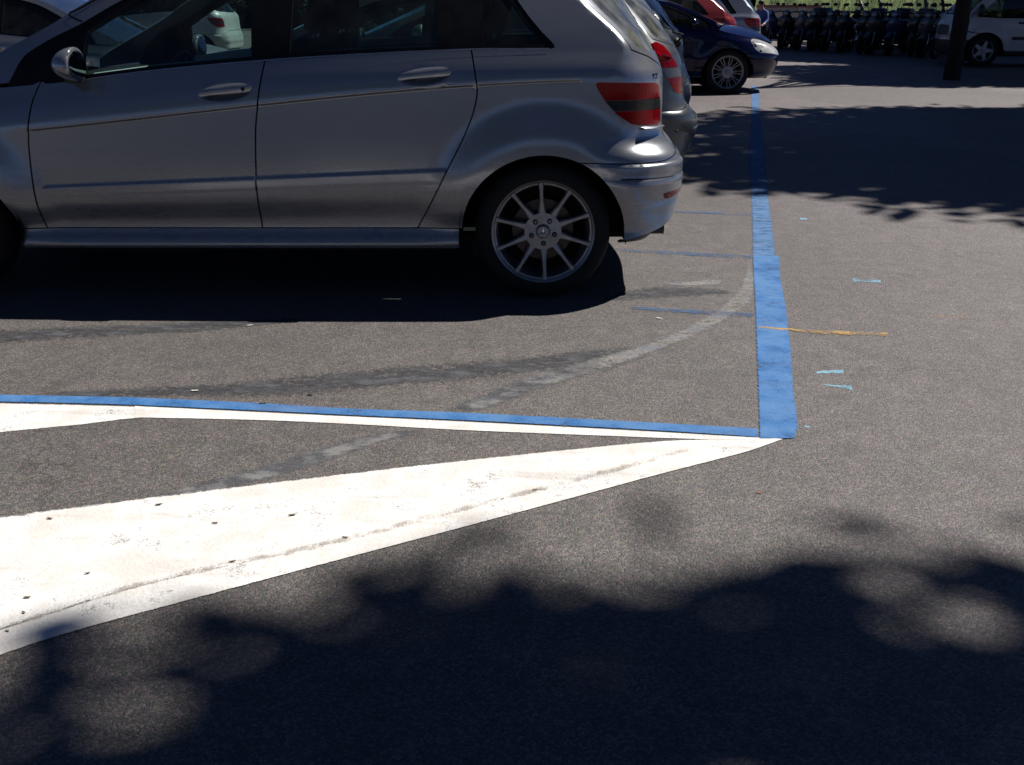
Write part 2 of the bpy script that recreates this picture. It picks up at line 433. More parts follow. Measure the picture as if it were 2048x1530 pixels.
# ---------------------------------------------------------------- ground
def asphalt_nodes(g):
    """returns (colour, roughness, normal) of old weathered tarmac"""
    p = g.pos()
    fine = g.noise(p, 420.0, 2.0, 0.65).outputs[0]
    v = g.n('ShaderNodeTexVoronoi', Vector=p, Scale=170.0)
    stone = g.ramp(g.n('ShaderNodeSeparateColor', Color=v.outputs['Color']).outputs[0], [(0.05, 0.60), (0.55, 0.95), (0.95, 1.75)])
    col = g.mix(0.16, (0.110, 0.105, 0.103), v.outputs['Color'], 'SOFT_LIGHT')
    col = g.mix(0.8, col, stone, 'MULTIPLY')
    col = g.mix(1.0, col, g.ramp(fine, [(0.30, 0.36), (0.5, 0.95), (0.72, 2.0)]), 'MULTIPLY')
    mid = g.noise(p, 9.0, 5.0, 0.65).outputs[0]
    col = g.mix(1.0, col, g.ramp(mid, [(0.3, 0.80), (0.7, 1.18)]), 'MULTIPLY')
    big = g.noise(p, 0.55, 4.0, 0.6).outputs[0]
    col = g.mix(1.0, col, g.ramp(big, [(0.3, 0.86), (0.7, 1.12)]), 'MULTIPLY')
    # the bays are browner from years of dripping oil, the driven lane is paler and pinker
    x = g.n('ShaderNodeSeparateXYZ', Vector=p).outputs[0]
    lane = g.ramp(g.math('ADD', g.math('MULTIPLY', x, 0.4), g.math('MULTIPLY', big, 0.35)), [(0.45, 0.0), (0.95, 1.0)])
    col = g.mix(1.0, col, g.mix(lane, (0.975, 0.93, 0.885), (1.09, 1.0, 1.0)), 'MULTIPLY')
    # streaky scuffs along the bays and small dark oil spots
    st = g.noise(g.n('ShaderNodeMapping', Vector=p, Scale=(1.0, 5.0, 1.0)), 4.5, 6.0, 0.7).outputs[0]
    col = g.mix(g.ramp(st, [(0.60, 0.0), (0.72, 0.45)]), col, (0.045, 0.042, 0.042))
    oil = g.noise(p, 2.6, 3.0, 0.5).outputs[0]
    col = g.mix(g.ramp(oil, [(0.66, 0.0), (0.74, 0.35)]), col, (0.04, 0.038, 0.036))
    # patched and re-rolled areas, hairline cracks
    pt = g.n('ShaderNodeTexVoronoi', Vector=g.n('ShaderNodeVectorMath', _operation='ADD', i0=p, i1=g.noise(p, 1.3, 3.0).outputs[1]), Scale=0.42)
    col = g.mix(1.0, col, g.ramp(g.n('ShaderNodeSeparateColor', Color=pt.outputs['Color']).outputs[1], [(0.1, 0.86), (0.9, 1.12)]), 'MULTIPLY')
    wv = g.n('ShaderNodeVectorMath', _operation='ADD', i0=p, i1=g.n('ShaderNodeVectorMath', _operation='SCALE', i0=g.noise(p, 3.0, 5.0, 0.7).outputs[1], Scale=0.5))
    ck = g.n('ShaderNodeTexVoronoi', Vector=wv, Scale=0.75, _feature='DISTANCE_TO_EDGE')
    cm = g.math('MULTIPLY', g.ramp(ck.outputs[0], [(0.0, 1.0), (0.006, 0.0)]), g.ramp(g.noise(p, 0.9, 3.0).outputs[0], [(0.5, 0.0), (0.6, 0.75)]))
    col = g.mix(cm, col, (0.03, 0.028, 0.027))
    fl = g.noise(p, 85.0, 2.0, 0.6).outputs[0]
    col = g.mix(g.ramp(fl, [(0.72, 0.0), (0.78, 0.6)]), col, (0.30, 0.27, 0.24))
    h = g.math('ADD', g.math('MULTIPLY', fine, 0.6), g.math('MULTIPLY', v.outputs['Distance'], -0.9))
    bp = g.n('ShaderNodeBump', Strength=0.55, Distance=0.006, Height=h)
    return col, 0.62, bp

def asphalt_mat():
    g = NT('asphalt')
    col, r, bp = asphalt_nodes(g)
    b = g.n('ShaderNodeBsdfPrincipled', Base__Color=col, Roughness=r, Normal=bp)
    g.put(b, 'Specular__IOR__Level', 0.6)
    return g.done(b)

GROUND = put('asphalt_ground', [(-200, -120, 0), (200, -120, 0), (200, 300, 0), (-200, 300, 0)], [(0, 1, 2, 3)], asphalt_mat(), smooth=False)
tag(GROUND, kind='structure')
GROUND['label'] = 'weathered grey asphalt of the car park'

def mark_mat(name, col, cover, edge=0.10, tone=0.12, col2=None, mix2=0.0, fine=0.35, streak=1.0, fade=0.0):
    """road paint; u runs along the stroke and v across it, the coat is worn through to the stones below"""
    g = NT(name)
    uv = g.n('ShaderNodeUVMap').outputs[0]
    p = g.pos()
    vv = g.n('ShaderNodeSeparateXYZ', Vector=uv).outputs[1]
    d = g.math('MULTIPLY', g.math('MINIMUM', vv, g.math('SUBTRACT', 1.0, vv)), 2.0)          # 0 at the rim
    n1 = g.noise(p, 38.0, 5.0, 0.7).outputs[0]
    n2 = g.noise(g.n('ShaderNodeMapping', Vector=p, Scale=(1.0, streak, 1.0)), 7.0, 5.0, 0.65).outputs[0]
    n3 = g.noise(p, 240.0, 2.0, 0.6).outputs[0]
    rim = g.math('DIVIDE', g.math('ADD', d, g.math('MULTIPLY', g.math('SUBTRACT', g.math('ADD', g.math('MULTIPLY', n1, 0.6), g.math('MULTIPLY', n3, 0.4)), 0.5), edge*3.2)), edge, clamp=True)
    wear = g.math('ADD', g.math('MULTIPLY', n2, 0.6), g.math('ADD', g.math('MULTIPLY', n1, 0.4-fine*0.3), g.math('MULTIPLY', n3, fine)))
    wear = g.ramp(wear, [(0.92-cover*0.62-0.06, 0.0), (0.92-cover*0.62+0.10, 1.0)])
    a = g.math('MULTIPLY', g.ramp(rim, [(0.25, 0.0), (0.8, 1.0)]), wear)
    if fade:
        uu = g.n('ShaderNodeSeparateXYZ', Vector=uv).outputs[0]
        e = g.math('DIVIDE', g.math('MINIMUM', uu, g.math('SUBTRACT', 1.0, uu)), fade, clamp=True)
        a = g.math('MULTIPLY', a, g.ramp(g.math('ADD', e, g.math('MULTIPLY', g.math('SUBTRACT', n1, 0.5), 0.9)), [(0.1, 0.0), (0.7, 1.0)]))
    tint = g.mix(1.0, col, g.ramp(g.noise(p, 5.0, 5.0, 0.65).outputs[0], [(0.3, 1-tone), (0.7, 1+tone)]), 'MULTIPLY')
    tint = g.mix(1.0, tint, g.ramp(n3, [(0.3, 1-tone), (0.7, 1+tone*0.7)]), 'MULTIPLY')
    sg_ = g.noise(g.n('ShaderNodeMapping', Vector=p, Rotation=(0, 0, 0.35), Scale=(0.6, 4.0, 1.0)), 3.0, 6.0, 0.7, 0.5).outputs[0]
    tint = g.mix(g.ramp(sg_, [(0.54, 0.0), (0.72, 0.38)]), tint, (0.20, 0.185, 0.17))
    if col2:
        tint = g.mix(g.math('MULTIPLY', g.ramp(n2, [(0.44, 0.0), (0.6, 1.0)]), mix2), tint, col2)
    v = g.n('ShaderNodeTexVoronoi', Vector=p, Scale=95.0)
    bp = g.n('ShaderNodeBump', Strength=0.3, Distance=0.004, Height=g.math('ADD', g.math('MULTIPLY', n3, 0.6), g.math('MULTIPLY', v.outputs['Distance'], -0.7)))
    b = g.n('ShaderNodeBsdfPrincipled', Base__Color=tint, Roughness=0.75, Normal=bp)
    g.put(b, 'Specular__IOR__Level', 0.35)
    tr = g.n('ShaderNodeBsdfTransparent')
    return g.done(g.n('ShaderNodeMixShader', i0=a, i1=tr.outputs[0], i2=b.outputs[0]))

BLUE = (0.040, 0.150, 0.37)
MM = {
    'white': mark_mat('white_road_paint', (0.77, 0.755, 0.725), 0.72, 0.06, 0.10, (0.52, 0.47, 0.41), 0.42, 0.4),
    'blue': mark_mat('blue_road_paint', BLUE, 0.72, 0.14, 0.12, (0.10, 0.22, 0.42), 0.6),
    'blue_worn': mark_mat('worn_blue_road_paint', (0.055, 0.165, 0.36), 0.63, 0.24, 0.18, (0.13, 0.20, 0.33), 0.6, streak=3.0),
    'blue_faint': mark_mat('faint_blue_road_paint', (0.060, 0.12, 0.24), 0.47, 0.6, 0.2),
    'ghost_white': mark_mat('half_removed_white_paint', (0.29, 0.27, 0.25), 0.53, 0.6, 0.25, (0.12, 0.13, 0.155), 0.8, 0.45, streak=1.6, fade=0.16),
    'ghost_dark': mark_mat('ground_off_marking', (0.036, 0.039, 0.047), 0.66, 0.8, 0.3, (0.105, 0.105, 0.112), 0.7, 0.2, streak=2.2, fade=0.15),
    'ghost_mixed': mark_mat('ground_off_pale_marking', (0.085, 0.088, 0.098), 0.64, 0.6, 0.3, (0.20, 0.195, 0.19), 0.9, 0.35, streak=1.6, fade=0.12),
    'dirt': mark_mat('grime_on_paint', (0.42, 0.38, 0.34), 0.46, 0.9, 0.2, fade=0.1),
    'orange': mark_mat('orange_spray', (0.52, 0.32, 0.09), 0.50, 0.9, 0.2),
    'orange_faint': mark_mat('faint_orange_spray', (0.45, 0.22, 0.06), 0.42, 0.9, 0.2),
    'chalk': mark_mat('pale_blue_spray', (0.22, 0.42, 0.54), 0.57, 0.8, 0.15),
}
MARK_INFO = {
    'edge_line_near': ('blue_line', 'broad fresh blue line along the driving lane'),
    'edge_line_far': ('blue_line', 'narrower worn blue line running on towards the dark blue car'),
    'bay_line': ('blue_line', 'thin blue line at the near end of the bay'),
    'white_edge': ('white_line', 'thin white line under the blue bay line'),
    'hatch_far': ('white_stripe', 'short white hatching wedge at the left edge'),
    'hatch_near': ('white_stripe', 'broad white hatching stripe across the foreground'),
    'border': ('white_line', 'slanting white border line below the broad stripe'),
    'faded_a': ('faded_blue_line', None), 'faded_b': ('faded_blue_line', None), 'faded_c': ('faded_blue_line', None),
    'ghost_curve': ('removed_marking', 'pale curved remnant of a removed white line'),
    'ghost_arm': ('removed_marking', None),
    'ghost_dark_a': ('removed_marking', 'long dark band where a marking was ground off'),
    'ghost_dark_b': ('removed_marking', None), 'ghost_dark_c': ('removed_marking', None), 'ghost_dark_d': ('removed_marking', None),
    'tyre_smear': ('tyre_smear', None), 'seam_dirt': ('grime_line', 'grey grime along the overlap of the white stripe and its border line'),
    'orange_mark': ('spray_mark', 'thin orange spray line crossing the blue line'),
    'orange_scratch': ('spray_mark', None), 'chalk_a': ('spray_mark', None), 'chalk_b': ('spray_mark', None), 'chalk_c': ('spray_mark', None),
    'chalk_d': ('spray_mark', None), 'white_drop': ('spray_mark', None),
}
LAYER = {'ghost_dark_d': 1, 'ghost_dark_a': 1, 'ghost_dark_b': 2, 'ghost_dark_c': 1, 'tyre_smear': 1, 'ghost_arm': 2, 'ghost_curve': 3,
         'faded_a': 4, 'faded_b': 4, 'faded_c': 4, 'hatch_far': 2, 'white_edge': 3, 'hatch_near': 2, 'border': 4,
         'edge_line_far': 5, 'bay_line': 5, 'edge_line_near': 6, 'orange_mark': 7, 'seam_dirt': 6}

def resample(pts, n):
    P = np.array(cr(pts, 0.02)); d = np.r_[0, np.cumsum(np.linalg.norm(np.diff(P, axis=0), axis=1))]
    t = np.linspace(0, d[-1], n)
    return np.stack([np.interp(t, d, P[:, 0]), np.interp(t, d, P[:, 1])], 1)

def strip(key):
    kind, A, B = MARKS[key]
    n, m = 60, 7
    a, b = resample(A, n), resample(B, n)
    z = 0.0005*LAYER.get(key, 1) + 0.0006
    V, UV, F = [], [], []
    for i in range(n):
        for j in range(m):
            t = j/(m-1); q = a[i]*(1-t) + b[i]*t
            V.append((q[0], q[1], z)); UV.append((i/(n-1), t))
    for i in range(n-1):
        for j in range(m-1):
            F.append((i*m+j, i*m+j+1, (i+1)*m+j+1, (i+1)*m+j))
    nm, lab = MARK_INFO[key]
    me = mesh(nm, V, F, MM[kind], smooth=False)
    uv = me.uv_layers.new(name='UVMap')
    uv.data.foreach_set('uv', np.array([UV[l.vertex_index] for l in me.loops], dtype=np.float32).ravel())
    if me.polygons[0].normal.z < 0: me.flip_normals()
    o = link(nm, me, GROUND)
    if lab: o['label'] = lab
for key in MARKS:
    strip(key)

# ---------------------------------------------------------------- car skins
def hermite_rows(Z,V,z):
    """monotone cubic through per-row knots Z[n,k] with values V[n,k], evaluated at z[n]"""
    hk=np.diff(Z,axis=1); dl=np.diff(V,axis=1)/hk
    m=np.zeros_like(V)
    a,b=dl[:,:-1],dl[:,1:]
    w1=2*hk[:,1:]+hk[:,:-1]; w2=hk[:,1:]+2*hk[:,:-1]
    ok=(a*b)>0
    with np.errstate(divide='ignore',invalid='ignore'):
        mm=(w1+w2)/(w1/a+w2/b)
    m[:,1:-1]=np.where(ok,mm,0); m[:,0]=dl[:,0]; m[:,-1]=dl[:,-1]
    i=np.clip((z[:,None]>=Z).sum(1)-1,0,Z.shape[1]-2); r=np.arange(len(z))
    H=hk[r,i]; t=(z-Z[r,i])/H
    tc=np.clip(t,0,1)
    y=(V[r,i]*(2*tc**3-3*tc**2+1)+H*m[r,i]*(tc**3-2*tc**2+tc)+V[r,i+1]*(-2*tc**3+3*tc**2)+H*m[r,i+1]*(tc**3-tc**2))
    y+=np.where(t<0,t*H*m[r,i],0)+np.where(t>1,(t-1)*H*m[r,i+1],0)
    return y
LUT = {}
def pc(xs,ys,x):
    """smooth curve through (xs, ys), tabulated once"""
    key=(tuple(xs),tuple(ys))
    if key not in LUT:
        t=np.linspace(xs[0],xs[-1],2500)
        LUT[key]=(t,hermite_rows(np.tile(np.asarray(xs,float),(2500,1)),np.tile(np.asarray(ys,float),(2500,1)),t))
    return np.interp(np.atleast_1d(np.asarray(x,float)),*LUT[key])
def sm(t): t=np.clip(t,0,1); return t*t*(3-2*t)
class Body:
    """car skin: s runs front centre -> side -> rear centre, z is height; near side has y<0"""
    def __init__(b,**k): b.__dict__.update(k)
    def W(b,x,z):
        n=len(x)
        if 'zfit' not in b.__dict__:
            b.zfit=[]
            for kx,kz in b.zk:
                if np.ndim(kx):
                    t=np.linspace(min(kx)-.3,max(kx)+.5,160)
                    c=np.polyfit(kx,kz,3 if len(kx)>4 else 1)
                    b.zfit.append((t,np.polyval(c,t)))
                else: b.zfit.append(None)
            for k in range(1,len(b.zk)):                     # keep the lines apart
                if b.zfit[k] is not None and b.zfit[k-1] is not None:
                    lo=np.interp(b.zfit[k][0],*b.zfit[k-1])+.012
                    b.zfit[k]=(b.zfit[k][0],np.maximum(b.zfit[k][1],lo))
        Z=np.stack([np.interp(x,*f) if f is not None else np.full(n,k[1]) for f,k in zip(b.zfit,b.zk)],1)
        V=np.stack([np.interp(x,*w) if np.ndim(w) else np.full(n,float(w)) for w in b.wk],1)
        w=hermite_rows(Z,V,z)
        w=w*(1-b.taper*((x-b.xm)/1.6)**2)
        for (ax,az,amp,r0,r1) in b.arches:
            r=np.hypot(x-ax,z-az); w=w+amp*(1-sm((r-r0)/(r1-r0)))*sm((z-az+.1)/.2)
        if b.__dict__.get('ledge'):                          # bumper shoulder running round the corner
            w=w+b.ledge*sm((x-.14)/.34)*sm((.735-z)/.095)
        return w
    def s_of(b,x,z):
        """skin coordinate of a point of the flank given by its true length x and height z"""
        x=np.atleast_1d(np.asarray(x,float)); z=np.broadcast_to(np.asarray(z,float),x.shape)
        lo,hi=np.full(x.shape,b.sf-b.Lf*.9),np.full(x.shape,b.sr+b.Lr*.9)
        for _ in range(26):
            m=(lo+hi)/2; f=b.S(m,z)[:,0]<x
            lo=np.where(f,m,lo); hi=np.where(f,hi,m)
        m=(lo+hi)/2
        return float(m[0]) if len(m)==1 else m
    def S(b,s,z):
        s=np.atleast_1d(np.asarray(s,float)); z=np.atleast_1d(np.asarray(z,float))
        s,z=np.broadcast_arrays(s,z); s=s.copy();z=z.copy()
        x=s.copy(); frac=np.zeros_like(s); cut=np.zeros_like(s)
        # rear
        ar=pc(*b.ar,z); br=pc(*b.br,z); xr=pc(*b.xr,z); sh=xr-ar-b.sr
        x=x+sh*sm((s-(b.sr-b.rb))/b.rb)
        tau=s-b.sr; L=b.Lr
        ph=np.clip(tau/L,0,1)*pi/2; e=2/pc(*b.nr,z)
        dx=ar*np.sin(ph)**e; dy=br*(1-np.cos(ph)**e)
        on=tau>0
        x=np.where(on,b.sr+sh+dx,x)
        cut=np.where(on,dy,0); 
        fl=np.clip((tau-L)/b.Fr,0,1); frac=np.where(tau>L,fl,0)
        # front
        af=pc(*b.af,z); bf=pc(*b.bf,z); xf=pc(*b.xf,z); shf=xf+af-b.sf
        x=np.where(s<b.sf+b.fb,x+shf*sm((b.sf+b.fb-s)/b.fb),x)
        tf=b.sf-s; Lf=b.Lf
        ph=np.clip(tf/Lf,0,1)*pi/2; e=2/b.nf
        on=tf>0
        x=np.where(on,b.sf+shf-af*np.sin(ph)**e,x)
        cut=np.where(on,bf*(1-np.cos(ph)**e),cut)
        fl=np.clip((tf-Lf)/b.Ff,0,1); frac=np.where(tf>Lf,fl,frac)
        w=b.W(np.clip(x,b.sf-.3,b.sr+.2),z)
        y=(w-cut)*(1-frac)
        x=x+np.where(s>b.sr+L,1,0)*b.kr*(1-(1-frac)**2)**2-np.where(s<b.sf-Lf,1,0)*b.kf*(1-(1-frac)**2)**2
        return np.stack([x,-y,z],-1)
    def N(b,s,z):
        s=np.atleast_1d(np.asarray(s,float)); z=np.atleast_1d(np.asarray(z,float))
        e=.004
        ds=b.S(s+e,z)-b.S(s-e,z); dz=b.S(s,z+e)-b.S(s,z-e)
        n=np.cross(ds,dz); return n/np.maximum(np.linalg.norm(n,axis=-1,keepdims=True),1e-9)

def inpoly(P, poly):
    q = np.asarray(poly, float); w = np.roll(q, -1, 0)
    x0, y0, x1, y1 = q[:, 0], q[:, 1], w[:, 0], w[:, 1]
    dy = np.where(y1 == y0, 1e-12, y1-y0)
    out = np.zeros(len(P), bool)
    for i in range(0, len(P), 800):
        x, y = P[i:i+800, 0][:, None], P[i:i+800, 1][:, None]
        k = ((y0 > y) != (y1 > y)) & (x < (x1-x0)*(y-y0)/dy+x0)
        out[i:i+800] = k.sum(1) % 2 == 1
    return out

def dens(poly, step):
    out = []
    n = len(poly)
    for i in range(n):
        a, b = np.array(poly[i], float), np.array(poly[(i+1) % n], float)
        k = max(1, int(math.ceil(np.linalg.norm(b-a)/step)))
        out += [tuple(a+(b-a)*t/k) for t in range(k)]
    return out

def segdist(P, loops):
    d = np.full(len(P), 9.0)
    for L in loops:
        q = np.asarray(L, float); a = q; v = np.roll(q, -1, 0)-q; l2 = np.maximum((v*v).sum(1), 1e-12)
        for i in range(0, len(P), 800):
            r = P[i:i+800, None]-a[None]
            t = np.clip((r*v[None]).sum(2)/l2, 0, 1)
            e = r-t[..., None]*v[None]
            d[i:i+800] = np.minimum(d[i:i+800], np.sqrt((e*e).sum(2)).min(1))
    return d

def triangulate(poly, holes, grid, extra=()):
    loops = [dens(poly, grid*0.7)] + [dens(h, grid*0.7) for h in holes]
    pts, edges = [], []
    for L in loops:
        k = len(pts); pts += L
        edges += [(k+i, k+(i+1) % len(L)) for i in range(len(L))]
    A = np.asarray(poly, float)
    gx = np.arange(A[:, 0].min(), A[:, 0].max(), grid); gz = np.arange(A[:, 1].min(), A[:, 1].max(), grid)
    if len(gx) and len(gz):
        G = np.stack(np.meshgrid(gx, gz), -1).reshape(-1, 2)
        G[:, 0] += (np.round((G[:, 1]-A[:, 1].min())/grid) % 2)*grid*0.5
        if len(extra):
            E = np.asarray(extra, float)
            keep = np.ones(len(G), bool)
            for i in range(0, len(E), 400):
                keep &= (np.linalg.norm(G[:, None]-E[None, i:i+400], axis=2) > grid*0.5).all(1)
            G = np.concatenate([G[keep], E])
        ok = inpoly(G, poly)
        for h in holes: ok &= ~inpoly(G, h)
        G = G[ok]
        if len(G):
            lim = np.full(len(G), grid*0.35)
            if len(extra): lim[-0:] = np.minimum(lim, 0.004)
            G = G[segdist(G, loops) > lim]
        pts += [tuple(q) for q in G]
    r = delaunay_2d_cdt([Vector(q) for q in pts], edges, [], 0, 1e-5)
    V = np.array([v[:] for v in r[0]])
    T = np.array([f for f in r[2] if len(f) == 3])
    c = V[T].mean(1)
    ok = inpoly(c, poly)
    for h in holes: ok &= ~inpoly(c, h)
    T = T[ok]
    a, b, d = V[T[:, 0]], V[T[:, 1]], V[T[:, 2]]
    ar = (b[:, 0]-a[:, 0])*(d[:, 1]-a[:, 1])-(b[:, 1]-a[:, 1])*(d[:, 0]-a[:, 0])
    T[ar < 0] = T[ar < 0][:, ::-1]
    T = T[np.abs(ar) > 1e-9]
    return V, T

class Skin:
    """lays panels, lamps and glass on a Body; every panel exists on both flanks"""
    def __init__(k, body, root, grid=0.03, fx=None):
        k.b, k.root, k.grid = body, root, grid
        k.fx = fx or (lambda x, z: (x, z))
    def pts(k, poly):
        return [k.fx(*q) for q in poly]
    def surf(k, V, lift):
        s, z = V[:, 0], V[:, 1]
        lf = (lambda s, z: np.full(len(s), lift)) if not callable(lift) else lift
        f = lambda s, z: k.b.S(s, z) + k.b.N(s, z)*lf(s, z)[:, None]
        P = f(s, z)
        e = 0.003
        n = np.cross(f(s+e, z)-f(s-e, z), f(s, z+e)-f(s, z-e))
        return P, n/np.maximum(np.linalg.norm(n, axis=1, keepdims=True), 1e-9)
    def panel(k, name, poly, mat, holes=(), thick=0.012, lift=0.0, both=False, far=True, parent=None, grid=None, extra=(), rim_mat=None, label=None, raw=False):
        poly = list(poly) if raw else k.pts(poly); holes = [h if raw else k.pts(h) for h in holes]
        if not raw and len(extra): extra = k.pts(extra)
        V2, T = triangulate(poly, holes, grid or k.grid, extra)
        P, N = k.surf(V2, lift)
        V, F, NN, mi = [P], [T], [N], [np.zeros(len(T), int)]
        if thick:
            from collections import Counter
            ec = Counter()
            for t in T:
                for a, b in ((t[0], t[1]), (t[1], t[2]), (t[2], t[0])): ec[(a, b)] += 1
            be = [(a, b) for (a, b) in ec if (b, a) not in ec]
            base = len(P)
            rv, rn, rf = [], [], []
            for a, b in be:
                i = base+len(rv)
                A, B = P[a], P[b]; A2, B2 = A-N[a]*thick, B-N[b]*thick
                nn = np.cross(B-A, N[a]); nn = nn/max(np.linalg.norm(nn), 1e-9)
                rv += [A, B, B2, A2]; rn += [nn]*4; rf.append((i, i+3, i+2, i+1))
            V.append(np.array(rv)); NN.append(np.array(rn))
            F.append(rf); mi.append(np.ones(len(rf), int))
        V = np.concatenate(V); NN = np.concatenate(NN); F = [tuple(f) for q in F for f in q]; mi = np.concatenate(mi)
        mats = [mat, rim_mat or mat]
        par = parent or k.root
        fl = np.array([1, -1, 1.0])
        V2_, F2_, N2_ = V*fl, [f[::-1] for f in F], NN*fl
        if both:
            n = len(V)
            o = put(name, np.concatenate([V, V2_]), F+[tuple(i+n for i in f) for f in F2_], mats, par, normals=np.concatenate([NN, N2_]), midx=np.r_[mi, mi])
            if label: o['label'] = label
            return o, o
        o = put(name, V, F, mats, par, normals=NN, midx=mi)
        if label: o['label'] = label
        o2 = None
        if far:
            p2 = par
            if parent is not None and parent.get('twin'): p2 = bpy.data.objects[parent['twin']]
            o2 = put(name, V2_, F2_, mats, p2, normals=N2_, midx=mi)
            o['twin'] = o2.name
        return o, o2
    def ribbon(k, name, S2, Z2, mat, lift, parent=None):
        """structured strip laid on the skin from 2-D arrays of skin coordinates (columns along, rows across)"""
        n, m = S2.shape
        V2 = np.stack([S2.ravel(), Z2.ravel()], 1)
        P, N = k.surf(V2, lift)
        base, _ = k.surf(V2, -.004)
        F = [(i*m+j, (i+1)*m+j, (i+1)*m+j+1, i*m+j+1) for i in range(n-1) for j in range(m-1)]
        rim = [i*m for i in range(n)] + [(n-1)*m+j for j in range(1, m)] + [i*m+m-1 for i in range(n-2, -1, -1)] + [j for j in range(m-2, 0, -1)]
        V, NN, mi = list(P), list(N), [0]*len(F)
        for a, b in zip(rim, rim[1:]+rim[:1]):
            i = len(V); nn = np.cross(P[b]-P[a], N[a]); nn = nn/max(np.linalg.norm(nn), 1e-9)
            V += [P[a], P[b], base[b], base[a]]; NN += [nn]*4; F.append((i, i+3, i+2, i+1)); mi.append(1)
        V, NN = np.array(V), np.array(NN); fl = np.array([1, -1, 1.0])
        o = put(name, V, F, [mat, M['gloss_black']], parent, normals=NN, midx=mi)
        p2 = bpy.data.objects[parent['twin']] if parent is not None and parent.get('twin') else k.root
        put(name, V*fl, [f[::-1] for f in F], [mat, M['gloss_black']], p2, normals=NN*fl, midx=mi)
        return o
    def seam(k, path, mat, w=0.004, lift=0.0012, name='seam', far=True, parent=None, raw=False):
        path = cr(path if raw else k.pts(path), 0.02); P = np.array(path)
        d = np.gradient(P, axis=0); d /= np.linalg.norm(d, axis=1, keepdims=True)+1e-9
        n = np.stack([-d[:, 1], d[:, 0]], 1)*w/2
        poly = [tuple(q) for q in (P+n)] + [tuple(q) for q in (P-n)[::-1]]
        return k.panel(name, poly, mat, thick=0, lift=lift, far=far, parent=parent, grid=0.05, raw=True)

def arc(cx, cz, rx, rz, a0, a1, n=28):
    return [(cx+rx*math.cos(math.radians(a0+(a1-a0)*i/n)), cz+rz*math.sin(math.radians(a0+(a1-a0)*i/n))) for i in range(n+1)]

def loft(name, rows, mat, parent, flip=False):
    """grid surface through rows of 3-D points, mirrored to the other flank"""
    R = np.array(rows)                                    # n, m, 3 from edge (y<0) to centre line
    full = np.concatenate([R, (R*np.array([1, -1, 1.0]))[:, -2::-1]], 1)
    n, m = full.shape[:2]
    F = [(i*m+j, i*m+j+1, (i+1)*m+j+1, (i+1)*m+j) for i in range(n-1) for j in range(m-1)]
    if flip: F = [f[::-1] for f in F]
    o = put(name, full.reshape(-1, 3), F, mat, parent)
    return o

def cap_rows(edge, centre, crown, m=9):
    """edge and centre: matching lists of 3-D points"""
    rows = []
    for e, c in zip(edge, centre):
        e, c = np.array(e), np.array(c)
        r = []
        for j in range(m):
            t = j/(m-1)
            p = e*(1-t)+c*t
            p[2] = e[2]+(c[2]-e[2])*(1-(1-t)**2)+0*crown
            r.append(p)
        rows.append(r)
    return rows

